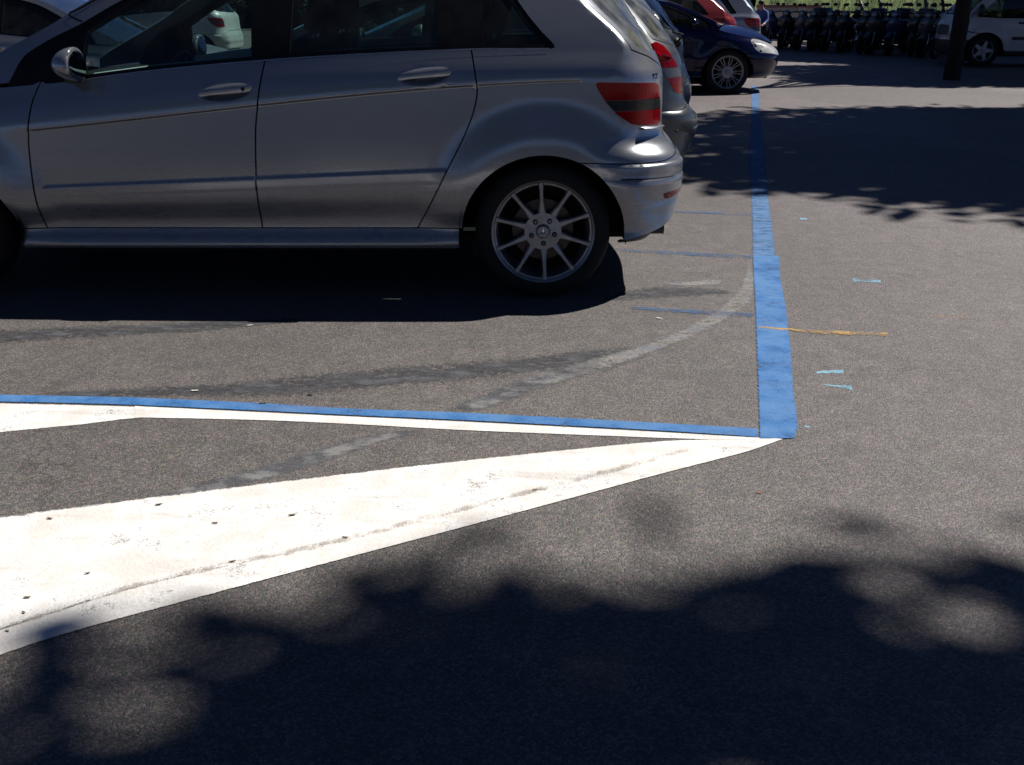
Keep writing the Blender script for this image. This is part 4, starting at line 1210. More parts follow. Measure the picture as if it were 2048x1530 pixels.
# --- the silver car in the foreground bay
MC = empty('silver_car', (0.1425, 5.28, 0))
tag(MC, 'large silver five-door car with ten-spoke alloy wheel in the nearest bay', 'car', 'parked cars')
mb = merc_body(ledge=.045)
KM = five_door(MC, mb, M['silver'], M['glass'], grid=0.028, opts=dict(detail=True, spin=math.radians(-3), rear_glass=M['glass_filmed']))
KM.seam([(-2.02, 1.215), (-2.08, 1.245), (-2.03, 1.27), (-1.92, 1.325), (-1.7, 1.42)], M['gloss_black'], w=.008, lift=.0015, name='door_frame_seam')
KM.seam([(.31, .564), (.39, .563), (.47, .562), (.56, .561)], M['gloss_black'], w=.005, lift=.0175, name='bumper_groove')
KM.panel('bumper_reflector', cr([(.501, .490), (.61, .492), (.70, .494), (.71, .480), (.61, .470), (.516, .463)], .02, True), M['lens_red'], lift=.020, thick=.008)
KM.panel('lamp_lip', [(.48, .768), (.612, .764), (.622, .772), (.48, .776)], M['silver'], lift=lambda s, z: .004+.02*sm((.776-z)/.01), thick=.006, grid=.01)
for sg in (-1, 1):  # pale strips added so the far window sill reads as sunlit
    for x0, x1 in ((-2.0, -1.30), (-1.08, -.48)):
        b = MB(); X = np.linspace(x0, x1, 8); V = []
        for x in X:
            z = float(np.interp(x, [q[0] for q in LN['belt']], [q[1] for q in LN['belt']]))
            y = float(mb.W(np.array([x]), np.array([z]))[0])
            V += [(x, sg*(y-.03), z+.012), (x, sg*(y-.10), z+.022), (x, sg*(y-.115), z-.02)]
        b.add(V, [(i*3+k, i*3+k+1, i*3+4+k, i*3+3+k) for i in range(7) for k in range(2)]).build('sunlit_top_trim', M['trim_sunlit'], MC)
# letters on the pillar beside the lamp
fc = bpy.data.curves.new('lettering', 'FONT'); fc.body = 'TZ'; fc.size = .030; fc.extrude = .0006
fo = bpy.data.objects.new('lettering', fc); COL.objects.link(fo)
dg = bpy.context.evaluated_depsgraph_get(); tm = bpy.data.meshes.new_from_object(fo.evaluated_get(dg))
bpy.data.objects.remove(fo)
co = np.empty(len(tm.vertices)*3, np.float32); tm.vertices.foreach_get('co', co); co = co.reshape(-1, 3)
ls, lz = .540+co[:, 0]*1.25, .979+co[:, 1]
LP = mb.S(ls, lz)+mb.N(ls, lz)*(.0015+co[:, 2:3])
tm.vertices.foreach_set('co', LP.astype(np.float32).ravel()); tm.materials.clear(); tm.materials.append(M['gloss_black']); tm.update()
link('lettering', tm, MC)
# exhaust tip under the corner of the bumper
q = mb.S(.55, .315)[0]
MB().tube([(q[0]-.16, q[1]+.06, .295), (q[0]+.035, q[1]+.06, .298)], .030, 18).build('exhaust', M['alloy_dark'], MC)
MB().lathe([(.001, 0), (.033, 0)], 18, c=(0, 0, 0)).build('exhaust_mouth', M['under'], MC, loc=(q[0]+.037, q[1]+.06, .298), rot=(0, 0, pi/2))
MB().box((-.30, -.80, .235), (.05, .10, .09), b=.015).build('jacking_point', M['under'], MC)

# --- grey hatchback behind it
cl_b, cl_f = variant(2.575, (0.0, -.03), 1.40, .955,
    xr=([.18, .24, .34, .42, .52, .60, .66, .72, .80, .92, 1.02, 1.2, 1.40, 1.48], [.42, .52, .575, .60, .615, .60, .545, .525, .52, .50, .47, .36, .20, .14]),
    ar=dict(ar=([.2, .90, 1.0, 1.1, 1.3, 1.6], [.30, .30, .24, .22, .26, .28]), br=([.2, .90, 1.0, 1.1, 1.3, 1.6], [.34, .34, .42, .50, .52, .5]), nr=([.2, .90, 1.0, 1.1, 1.6], [2.4, 2.4, 1.8, 1.5, 1.5])))
CL = empty('grey_hatchback', (0.64, 7.42, 0))
tag(CL, 'grey hatchback with tall red and white tail lamp, mostly hidden behind the silver car', 'car', 'parked cars')
KC = five_door(CL, cl_b, M['grey'], M['glass'], grid=.045, fx=cl_f, opts=dict(wb=2.575, wheel=(.305, .21, .19, 'five'), track=.735, molding=False,
    lamp=[(.37, 1.075), (.42, 1.085), (.47, 1.06), (.52, .98), (.575, .87), (.592, .80), (.592, .745), (.56, .735), (.50, .76), (.45, .84), (.40, .95)], lamp_cuts=(.85, .915), lamp_mats=('lens_red', 'lens_grey', 'lens_red'), interior=True, rear_glass=M['glass_filmed']))
KC.panel('number_lamp_moulding', cr([(.70, .80), (.9, .84), (1.15, .85), (1.349, .85), (1.349, .79), (1.1, .78), (.85, .78)], .03), M['black_trim'], both=True, lift=.035, thick=.035)
KC.panel('bumper_strip', cr([(.42, .515), (.55, .53), (.75, .53), (.75, .475), (.55, .47), (.44, .485)], .03, True), M['grey'], lift=lambda s, z: .004+.03*sm(1-np.abs(z-.50)/.035), thick=.01)
wz = cl_b.S(1.30, 1.03)[0]
MB().ball((wz[0]+.02, -.12, wz[2]), (.045, .06, .035), 14, 8).build('wiper_motor_cover', M['black_trim'], CL)
MB().tube([(wz[0]+.035, -.12, wz[2]), (wz[0]+.02, -.40, wz[2]+.06), (wz[0]-.06, -.50, wz[2]+.08)], .009, 6).build('rear_wiper', M['black_trim'], CL)

# --- pale silver car in the third bay
s3_b, s3_f = variant(2.60, (.01, -.02), 1.42, .96)
S3 = empty('pale_silver_hatchback', (1.06, 10.1, 0))
tag(S3, 'pale silver hatchback, only its rear corner showing past the grey one', 'car', 'parked cars')
five_door(S3, s3_b, M['palesilver'], M['glass_dark'], grid=.06, fx=s3_f, opts=dict(wb=2.60, wheel=(.305, .21, .19, 'five'), track=.74, molding=False))

# --- dark blue car, nose out
b_b, b_f = variant(2.62, (-.02, -.03), 1.36, .98, dxa=.16,
    xf=([.18, .26, .40, .52, .60, .70, .80, .92, 1.1], [-3.40+.158, -3.56+.158, -3.63+.158, -3.64+.158, -3.61+.158, -3.53+.158, -3.47+.158, -3.44+.158, -3.42+.158]))
BC = empty('dark_blue_car', (3.21-2.62, 16.05, 0), pi)
tag(BC, 'dark blue car parked nose out with many-spoked alloy wheel', 'car', 'parked cars')
five_door(BC, b_b, M['blue'], M['glass_dark'], grid=.045, fx=b_f, opts=dict(wb=2.62, wheel=(.318, .236, .20, 'multi'), track=.765, molding=False, spin=.2,
    lines=dict(head=[(-3.22, .60), (-3.45, .575), (-3.70, .545), (-3.80, .565), (-3.76, .63), (-3.5, .74), (-3.26, .795), (-3.20, .74)])))

# --- red car and the blue-grey people carrier behind it
r_b, r_f = variant(2.50, (0, -.02), 1.42, .95)
RC = empty('red_car', (3.30, 18.25, 0))
tag(RC, 'dark red car, only its rear pillar showing above the dark blue car', 'car', 'parked cars')
five_door(RC, r_b, M['red'], M['glass_dark'], grid=.06, fx=r_f, opts=dict(wb=2.50, wheel=(.30, .20, .18, 'five'), track=.72, molding=False, arch=(.36, .34)))
m_b, m_f = variant(2.70, (-.02, -.03), 1.60, .98,
    xr=([.18, .28, .34, .465, .60, .64, .70, .79, .97, 1.08, 1.3, 1.6, 1.7], [.50, .585, .618, .64, .647, .64, .63, .62, .60, .58, .48, .34, .3]))
PC = empty('people_carrier', (4.24, 20.85, 0))
tag(PC, 'blue-grey people carrier with dark red tail lamp behind the red car', 'car', 'parked cars')
five_door(PC, m_b, M['bluegrey'], M['glass_dark'], grid=.06, fx=m_f, opts=dict(wb=2.70, wheel=(.312, .21, .19, 'five'), track=.75, molding=False,
    lamp=[(.23, 1.0), (.25, .93), (.34, .84), (.46, .78), (.57, .77), (.575, .86), (.565, .98), (.54, 1.02), (.30, 1.03)], lamp_mats=('lens_red', 'lens_red', 'lens_smoke')))

# --- cars seen through and over the silver one
w_b, w_f = variant(2.45, (0, 0), 1.42, .94,
    xr=([.18, .28, .34, .465, .60, .64, .70, .79, .97, 1.08, 1.3, 1.42, 1.5], [.46, .56, .60, .61, .61, .60, .58, .57, .56, .53, .40, .30, .25]))
WC = empty('white_hatchback', (-6.82, 23.3, 0))
tag(WC, 'white hatchback seen through the front window of the silver car', 'car', 'parked cars')
five_door(WC, w_b, M['white'], M['glass_dark'], grid=.06, fx=w_f, opts=dict(wb=2.45, wheel=(.30, .20, .18, 'five'), track=.71, molding=False, arch=(.36, .34)))
t_b, t_f = variant(2.60, (-.08, -.08), 1.40, .96)
TC = empty('silver_saloon', (-6.53, 11.6, 0), pi)
tag(TC, 'silver car with black windows beyond the bonnet of the nearest car, top left', 'car', 'parked cars')
five_door(TC, t_b, M['palesilver'], M['glass_dark'], grid=.06, fx=t_f, opts=dict(wb=2.60, wheel=(.305, .21, .19, 'five'), track=.74, molding=False))

# --- white van at the right edge: short nose, raked screen, sliding-door flank
def build_van(root, pm, gm):
    b = Body(zk=[(0, .18), (0, .26), (0, .40), (0, .62), (0, .80), (0, 1.0), (0, 1.45), (0, 1.84)], wk=[.84, .90, .905, .92, .925, .915, .86, .76], taper=.004, xm=-1.2,
             arches=[(0, .32, .012, .42, .56), (-2.85, .32, .014, .42, .56)], ar=([.2, 1.9], [.12, .14]), br=([.2, 1.9], [.14, .16]), xr=([.18, .3, .6, 1.0, 1.84, 1.95], [.70, .76, .78, .78, .70, .66]),
             sr=.6, rb=.3, Lr=.2, nr=([.2, 1.9], [2.4, 2.4]), Fr=.7, kr=.02,
             af=([.2, .8, 1.1, 1.9], [.26, .24, .20, .22]), bf=([.2, 1.9], [.42, .45]), nf=1.9,
             xf=([.18, .3, .55, .8, .98, 1.10, 1.33, 1.6, 1.84, 1.95], [-3.40, -3.47, -3.50, -3.48, -3.42, -3.34, -3.13, -2.86, -2.62, -2.5]), sf=-3.15, fb=.9, Lf=.52, Ff=.42, kf=.05)
    K = Skin(b, root, .07)
    fn = K.panel
    def ar_(cx, a0, a1):
        P = np.array(arc(cx, .32, .395, .375, a0, a1)); return list(zip(b.s_of(P[:, 0], P[:, 1]), P[:, 1]))
    C = -4.09
    fn('front_bumper', [(C, .22), (C, .52), (-3.60, .53), (-3.30, .54)] + ar_(-2.85, 143, 178) + [(-3.30, .24)], M['black_trim'], both=True, thick=.03, lift=.012)
    head = [(-3.26, .66), (-3.62, .62), (-3.66, .80), (-3.40, .87), (-3.24, .84)]
    fn('front_panel', [(C, .53), (C, 1.04), (-3.60, 1.05), (-3.30, 1.07), (-3.16, 1.08), (-3.16, .70)] + ar_(-2.85, 112, 142) + [(-3.32, .55), (-3.60, .54)], pm, holes=[head], both=True)
    fn('headlight', head, M['lens_clear'], thick=.02)
    fn('front_grille', [(C, .62), (C, .84), (-3.72, .82), (-3.70, .63)], M['black_trim'], both=True, lift=.006)
    fn('windscreen', [(C, 1.06), (-3.60, 1.07), (-3.29, 1.09), (-3.29, 1.76), (-3.60, 1.79), (C, 1.80)], gm, both=True, thick=0)
    fn('wiper', [(-3.45, 1.085), (-4.0, 1.13), (-4.0, 1.145), (-3.45, 1.10)], M['black_trim'], both=True, lift=.02, thick=.01)
    fn('roof_pillar', [(-3.285, 1.08), (-3.15, 1.08), (-3.13, 1.12), (-2.98, 1.74), (-1.95, 1.76), (-1.95, 1.84), (-3.285, 1.84)], pm)
    win = [(-3.03, 1.00), (-2.99, 1.10), (-2.88, 1.58), (-2.80, 1.66), (-2.08, 1.67), (-2.06, .97), (-2.6, .97)]
    dr, _ = fn('front_door', [(-3.12, 1.10), (-2.975, 1.735), (-1.955, 1.755), (-1.955, .33), (-2.40, .33)] + ar_(-2.85, 4, 108) + [(-3.13, .72), (-3.145, .98)], pm, holes=[win], rim_mat=M['gloss_black'], thick=.03)
    fn('door_window', win, gm, lift=-.01, thick=0, parent=dr)
    fn('door_handle', [(-2.24, .86), (-2.06, .86), (-2.06, .90), (-2.24, .90)], M['black_trim'], lift=.02, thick=.02, parent=dr)
    fn('rubbing_strip', [(-2.32, .55), (-1.97, .55), (-1.97, .61), (-2.32, .61)], M['black_trim'], lift=.012, thick=.012, parent=dr)
    fn('side_panel', [(-1.945, .33), (-.40, .33)] + ar_(0, 178, 2) + [(.60, .33), (.60, 1.84), (-1.945, 1.84)], pm, rim_mat=M['gloss_black'])
    fn('sill', [(-2.44, .22), (-2.42, .325), (-.40, .325), (-.40, .22)], M['black_trim'], thick=.05)
    fn('rear_door', [(.605, .33), (1.49, .33), (1.49, 1.82), (.605, 1.84)], pm, both=True)
    E = [b.S(s, 1.84)[0] for s in (-4.08, -3.9, -3.7, -3.5, -3.3, -3.1, -2.8, -2.2, -1.4, -.7, 0, .4, .6, .75, 1.0, 1.3, 1.49)]
    loft('roof', cap_rows(E, [(e[0], 0, 1.93-.09*max(0, 1-min(1, abs(e[1])/.5))*0-(.09 if abs(e[1]) < .1 else 0)) for e in E], .05), pm, root)
    fn('inner_trim', [(-2.44, .28)] + ar_(-2.85, 2, 176) + [(-3.35, .3), (-3.35, .92), (-2.1, .92), (-1.9, 1.7), (.55, 1.7), (.55, .3)] + ar_(0, 4, 176) + [(-.42, .28)], M['cabin'], lift=-.06, thick=0, grid=.12)
    for cx in (0, -2.85):
        for sg in (-1, 1):
            add_wheel(root, cx, sg*.80, .33, .21, .20, 'five', .3, False)
            ring = [(cx+.405*math.cos(t), .32+.39*math.sin(t)) for t in np.linspace(-.1, pi+.1, 20)]
            MB().add([(x, sg*.885, z) for x, z in ring]+[(x, sg*.55, z) for x, z in ring], [(i, i+1, 21+i, 20+i) for i in range(19)]+[tuple(range(20, 40))]).build('wheel_housing', M['under'], root)
    MB().box((-1.4, 0, .24), (3.6, 1.1, .05)).box((-1.42, 0, .245), (1.95, 1.66, .05)).build('floor_pan', M['under'], root)
    for y in (-.42, .42):
        MB().box((-2.25, y, .75), (.5, .5, .18), b=.05).box((-1.98, y, 1.10), (.16, .48, .62), b=.06).box((-1.94, y, 1.50), (.10, .26, .18), b=.04).build('seat', M['cabin'], root)
    MB().box((-2.85, 0, .92), (.5, 1.5, .22), b=.06).build('dashboard', M['cabin'], root)
    for sg in (-1, 1):
        mo = MB().ball((-3.05, sg*1.03, 1.12), (.07, .09, .13), 16, 10).build('door_mirror', M['black_trim'], root)
        MB().box((-3.04, sg*.94, 1.04), (.05, .14, .05), b=.012).build('mirror_foot', M['black_trim'], mo)
VC = empty('white_van', (12.89, 22.17, 0), -.15)
tag(VC, 'white van with black bumper standing in the shade at the right edge', 'van')
build_van(VC, M['white'], M['glass_dark'])

# ---------------------------------------------------------------- scooters
SCM = {
    'black': plain('scooter_black', (0.012, 0.012, 0.014), .3, coat=.5),
    'grey': plain('scooter_grey', (0.035, 0.035, 0.038), .35, coat=.5),
    'blue': plain('scooter_blue', (0.012, 0.03, 0.10), .3, coat=.6),
    'silver': plain('scooter_silver', (0.13, 0.135, 0.14), .35, metal=.5),
    'white': plain('scooter_white', (0.6, 0.6, 0.58), .35, coat=.4),
    'red': plain('scooter_red', (0.16, 0.015, 0.015), .35, coat=.5),
}
screen_m = glass('scooter_screen', (0.75, 0.78, 0.78))
def build_scooter(col, screen=True, box=False, name='scooter'):
    """front wheel towards -y"""
    r = empty(name)
    m = SCM[col]
    for y, nm in ((-.66, 'front_wheel'), (.62, 'rear_wheel')):
        b = MB(); b.lathe([(.16, -.05), (.20, -.06), (.245, -.045), (.255, 0), (.245, .045), (.20, .06), (.16, .05)], 24)
        V = [(v[1], v[0], v[2]) for v in b.V]; b.V = V
        w = b.build(nm, M['tyre'], r, loc=(0, y, .255))
        b = MB(); b.lathe([(.02, -.05), (.04, -.03), (.16, -.035), (.165, 0), (.16, .035), (.04, .03), (.02, .05)], 20); b.V = [(v[1], v[0], v[2]) for v in b.V]
        b.build('wheel_disc', M['alloy_dark'], w)
    b = MB()
    for s in (-.075, .075): b.tube([(s, -.66, .255), (s, -.56, .56)], .02, 8)
    b.build('fork', M['satin'], r)
    b = MB()
    fend = [(0.0, -.66+.30*math.cos(t), .255+.30*math.sin(t)) for t in np.linspace(.35, 2.5, 12)]
    V, F = [], []
    for i, (x, y, z) in enumerate(fend):
        for k, (dx, dz) in enumerate(((-.085, -.03), (-.05, .012), (0, .02), (.05, .012), (.085, -.03))): V.append((dx, y, z+dz))
    for i in range(len(fend)-1):
        for k in range(4): F.append((i*5+k, i*5+k+1, i*5+6+k, i*5+5+k))
    b.add(V, F).build('front_mudguard', m, r)
    b = MB()
    rows = [(.34, -.33, .13, .03), (.50, -.40, .20, .05), (.68, -.47, .25, .07), (.84, -.50, .20, .08), (.95, -.49, .10, .06)]
    V, F = [], []
    n = 9
    for (z, y, w, d) in rows:
        for k in range(n):
            t = -1+2*k/(n-1); V.append((w*t, y-d*(1-t*t)+.04*abs(t), z))
    for (z, y, w, d) in rows:
        for k in range(n):
            t = -1+2*k/(n-1); V.append((w*t*.97, y-d*(1-t*t)+.04*abs(t)+.035, z))
    R = len(rows)
    for i in range(R-1):
        for k in range(n-1):
            F.append((i*n+k, i*n+k+1, (i+1)*n+k+1, (i+1)*n+k)); o = R*n; F.append((o+i*n+k, o+(i+1)*n+k, o+(i+1)*n+k+1, o+i*n+k+1))
    b.add(V, F).build('leg_shield', m, r)
    MB().box((0, -.14, .30), (.32, .52, .07), b=.02).build('footboard', M['black_trim'], r)
    b = MB().ball((0, .42, .55), (.20, .50, .22), 16, 10)
    b.build('rear_body', m, r)
    b = MB().ball((0, .32, .78), (.17, .44, .09), 16, 8)
    b.build('seat', M['black_trim'], r)
    b = MB().tube([(-.34, -.30, 1.02), (-.22, -.36, 1.03), (0, -.42, 1.0), (.22, -.36, 1.03), (.34, -.30, 1.02)], .016, 8)
    b.build('handlebar', M['black_trim'], r)
    MB().ball((0, -.47, .98), (.13, .10, .09), 14, 9).build('headlamp_cowl', m, r)
    MB().ball((0, -.545, .985), (.075, .035, .055), 12, 8).build('headlamp', M['lens_clear'], r)
    for s in (-1, 1):
        mr = MB().tube([(s*.20, -.37, 1.03), (s*.25, -.38, 1.14), (s*.29, -.37, 1.19)], .007, 6).build('mirror', M['black_trim'], r)
        MB().ball((s*.32, -.37, 1.22), (.065, .02, .042), 12, 8).build('mirror_head', M['black_trim'], mr)
        MB().ball((s*.15, -.535, .76), (.035, .02, .02), 8, 6).build('indicator', M['lens_orange'], r)
    if screen:
        V, F = [], []
        for i in range(6):
            z = 1.02+.34*i/5; y = -.52+.16*i/5; w = .20-.05*(i/5)**2
            for k in range(7):
                t = -1+2*k/6; V.append((w*t, y+.07*t*t, z))
        for i in range(5):
            for k in range(6): F.append((i*7+k, i*7+k+1, i*7+8+k, i*7+7+k))
        put('windscreen', V, F, screen_m, r)
    if box:
        MB().box((0, .86, .98), (.40, .38, .30), b=.06).build('top_box', M['black_trim'], r)
    MB().box((0, .98, .62), (.17, .02, .14), b=.004).build('number_plate', plain('plate_white', (.5, .5, .48), .5), r)
    MB().tube([(.16, .30, .30), (.17, .75, .36), (.17, .95, .40)], [.03, .05, .045], 10).build('exhaust', M['satin'], r)
    b = MB().tube([(-.10, -.02, .28), (-.20, -.02, .01)], .012, 6); b.build('side_stand', M['satin'], r)
    return r
A0, A1 = Vector((7.95, 30.9, 0)), Vector((10.75, 25.4, 0))
spec = [('blue', 1, 0), ('black', 1, 0), ('silver', 0, 1), ('black', 1, 1), ('grey', 1, 0), ('black', 0, 0), ('black', 1, 1), ('grey', 0, 0), ('blue', 1, 0), ('black', 1, 1), ('silver', 1, 0), ('black', 0, 0)]
look = {'blue': 'blue', 'black': 'black', 'silver': 'silver', 'grey': 'dark grey', 'white': 'white', 'red': 'red'}
ordn = ['first', 'second', 'third', 'fourth', 'fifth', 'sixth', 'seventh', 'eighth', 'ninth', 'tenth', 'eleventh', 'twelfth']
cache = {}
rs = random.Random(4)
def scooter(key):
    if key not in cache:
        cache[key] = build_scooter(key[0], bool(key[1]), bool(key[2])); return cache[key]
    return copy_tree(cache[key])
for i, key in enumerate(spec):
    o = scooter(key)
    o.location = A0.lerp(A1, i/(len(spec)-1)) + Vector((rs.uniform(-.12, .12), rs.uniform(-.1, .1), 0))
    o.rotation_euler = (0, rs.uniform(-.05, .05), -.62+rs.uniform(-.14, .14))
    ex = [' with windscreen' if key[1] else '', ' and top box' if key[1] and key[2] else (' with top box' if key[2] else '')]
    tag(o, f"{look[key[0]]} scooter{ex[0]}{ex[1]}, {ordn[i]} from the left in the shaded front row", 'scooter', 'scooters parked in the shade')
spec2 = [('black', 0, 1), ('grey', 1, 0), ('black', 1, 0), ('blue', 0, 0), ('black', 1, 1), ('red', 1, 0), ('black', 0, 0), ('grey', 1, 1), ('black', 1, 0), ('black', 0, 1)]
for i, key in enumerate(spec2):
    o = scooter(key)
    o.location = (A0+Vector((2.0, 1.2, 0))).lerp(A1+Vector((2.4, 1.6, 0)), i/(len(spec2)-1)) + Vector((rs.uniform(-.12, .12), rs.uniform(-.1, .1), 0))
    o.rotation_euler = (0, rs.uniform(-.05, .05), -.62+pi+rs.uniform(-.14, .14))
    ex = [' with windscreen' if key[1] else '', ' and top box' if key[1] and key[2] else (' with top box' if key[2] else '')]
    tag(o, f"{look[key[0]]} scooter{ex[0]}{ex[1]}, {ordn[i]} from the left in the back row", 'scooter', 'scooters parked in the shade')
for i, key in enumerate([('black', 1, 0), ('silver', 1, 0), ('black', 0, 1), ('grey', 1, 0)]):
    o = scooter(key)
    o.location = (-7.0+i*.95, 41.5+rs.uniform(-.3, .3), 0)
    o.rotation_euler = (0, 0, rs.uniform(-.5, .5))
    tag(o, f"{look[key[0]]} scooter seen through the silver car's rear side window, {ordn[i]} from left", 'scooter', 'far scooters')

# ---------------------------------------------------------------- person beside the scooters
def person(loc, rz, shirt, trousers, label):
    root = empty('person', loc, rz)
    bones = [(0, 0, .86), (0, .02, 1.0), (0, -.04, 1.18), (0, -.14, 1.34), (0, -.19, 1.42), (0, -.235, 1.50), (0, -.25, 1.58)]      # pelvis .. head, leaning forward
    V = list(bones); R = [.145, .13, .15, .14, .055, .085, .075]; E = [(i, i+1) for i in range(6)]
    for s in (-1, 1):
        k = len(V)
        V += [(s*.17, -.12, 1.31), (s*.23, -.22, 1.08), (s*.20, -.42, .98), (s*.19, -.50, .96)]; R += [.06, .046, .036, .032]
        E += [(3, k), (k, k+1), (k+1, k+2), (k+2, k+3)]
        for f in range(4):
            j = len(V); V += [(s*.19+(f-1.5)*.018, -.55, .955), (s*.19+(f-1.5)*.018, -.59, .94)]; R += [.010, .009]; E += [(k+3, j), (j, j+1)]
        j = len(V); V.append((s*.15, -.53, .95)); R.append(.011); E.append((k+3, j))
        k = len(V)
        V += [(s*.095, 0, .82), (s*.11, -.03+.04*s, .47), (s*.11, .03+.05*s, .09), (s*.12, -.12+.05*s, .045)]; R += [.095, .065, .045, .04]
        E += [(0, k), (k, k+1), (k+1, k+2), (k+2, k+3)]
    me = bpy.data.meshes.new('body'); me.from_pydata(V, E, [])
    o = bpy.data.objects.new('body', me); COL.objects.link(o)
    md = o.modifiers.new('skin', 'SKIN'); ss = o.modifiers.new('sub', 'SUBSURF'); ss.levels = 1; ss.render_levels = 1
    sv = me.skin_vertices[0].data
    for i, r in enumerate(R): sv[i].radius = (r, r)
    sv[0].use_root = True
    g_ = bpy.context.evaluated_depsgraph_get(); m2 = bpy.data.meshes.new_from_object(o.evaluated_get(g_)); bpy.data.objects.remove(o)
    skin = plain('skin', (.42, .24, .17), .6)
    for m in (shirt, trousers, skin, M['black_trim']): m2.materials.append(m)
    for p in m2.polygons:
        c = p.center; p.use_smooth = True
        far = c.y < -.36 and c.z < 1.1
        p.material_index = 2 if (c.z > 1.40 or far) else (0 if c.z > .93 else (3 if c.z < .10 else 1))
    b = link('body', m2, root)
    hair = plain('dark_hair', (.012, .010, .009), .7)
    MB().ball((0, -.232, 1.60), (.088, .10, .075), 16, 10).build('hair', hair, b)
    MB().ball((0, -.345, 1.545), (.014, .018, .02), 8, 6).build('nose', skin, b)
    for s in (-1, 1):
        MB().ball((s*.032, -.318, 1.562), (.011, .006, .006), 8, 6).build('eye', M['gloss_black'], b)
        MB().ball((s*.088, -.24, 1.545), (.01, .02, .028), 8, 6).build('ear', skin, b)
    MB().ball((0, -.325, 1.512), (.024, .006, .006), 8, 6).build('mouth', plain('lips', (.32, .12, .10), .6), b)
    tag(root, label, 'person')
    return root
pr = person((6.16, 25.6, 0), -.55, plain('blue_shirt', (.05, .09, .32), .8), plain('dark_trousers', (.015, .015, .018), .85), 'person in blue top and dark trousers leaning forward beside the scooters')
pr.scale = (.80, .80, .80)

# ---------------------------------------------------------------- kerb, wall, bank, hedge
conc = plain('concrete', (.42, .40, .37), .85, bump=.4, bscale=60)
def kerb_run(p0, p1, n, name='kerb_stone'):
    p0, p1 = Vector(p0), Vector(p1); d = (p1-p0)/n; ang = math.atan2(d.y, d.x)
    kb = tag(empty('kerb', p0), kind='structure')
    for i in range(n):
        MB().box(tuple(d*(i+.5)+Vector((0, 0, .06))), (d.length-.012, .16, .12), rz=ang, b=.012).build(name, conc, kb)
    return kb
kerb_run((9.0, 33.6, 0), (14.4, 24.6, 0), 11)
grass_m = None
def grass_mat():
    g = NT('lawn')
    p = g.pos()
    a = g.noise(p, 3.0, 5.0).outputs[0]; b_ = g.noise(p, 40.0, 3.0).outputs[0]
    c = g.mix(g.ramp(a, [(.35, 0.0), (.65, 1.0)]), (.045, .085, .014), (.11, .14, .025))
    c = g.mix(1.0, c, g.ramp(b_, [(.3, .6), (.7, 1.4)]), 'MULTIPLY')
    s = g.n('ShaderNodeBsdfPrincipled', Base__Color=c, Roughness=.9, Normal=g.n('ShaderNodeBump', Strength=.8, Distance=.05, Height=b_))
    return g.done(s)
grass_m = grass_mat()
V, F = [], []
nx, ny = 40, 14
for j in range(ny):
    for i in range(nx):
        x = 8.5+36*i/(nx-1); t = j/(ny-1); y = 37+16*t
        V.append((x+4*t, y, .06+2.6*(t**.8)+.12*math.sin(x*1.3+y)+.08*math.sin(x*.5)))
for j in range(ny-1):
    for i in range(nx-1): F.append((j*nx+i, j*nx+i+1, (j+1)*nx+i+1, (j+1)*nx+i))
tag(put('grass_bank', V, F, grass_m), kind='structure')
rg = random.Random(9)
V, F = [], []
for i in range(9000):
    x, t = rg.uniform(9, 40), rg.random()**1.2
    y = 37.2+15*t; z = .06+2.6*(t**.8); a = rg.uniform(0, 2*pi); h = rg.uniform(.06, .16)
    k = len(V); w = .014
    V += [(x+4*t-w*math.cos(a), y-w*math.sin(a), z), (x+4*t+w*math.cos(a), y+w*math.sin(a), z), (x+4*t+rg.uniform(-.05, .05), y+rg.uniform(-.05, .05), z+h+.1)]
    F.append((k, k+1, k+2))
tag(put('grass_blades', V, F, grass_m, smooth=False), 'sunlit grass growing on the bank behind the scooters', 'grass', kind='stuff')
wl = tag(empty('low_wall', (9.6, 37.0, 0)), 'low pale wall with reddish coping behind the scooters', 'wall')
pw = plain('pale_render', (.55, .50, .43), .85, bump=.3, bscale=30)
cop = plain('brick_coping', (.32, .15, .10), .85, bump=.4, bscale=50)
MB().box((.2, 0, .55), (2.2, .24, 1.10), b=.01).build('wall', pw, wl)
for i in range(5): MB().box((-.70+i*.45, 0, 1.145), (.44, .32, .09), b=.012).build('coping_stone', cop, wl)

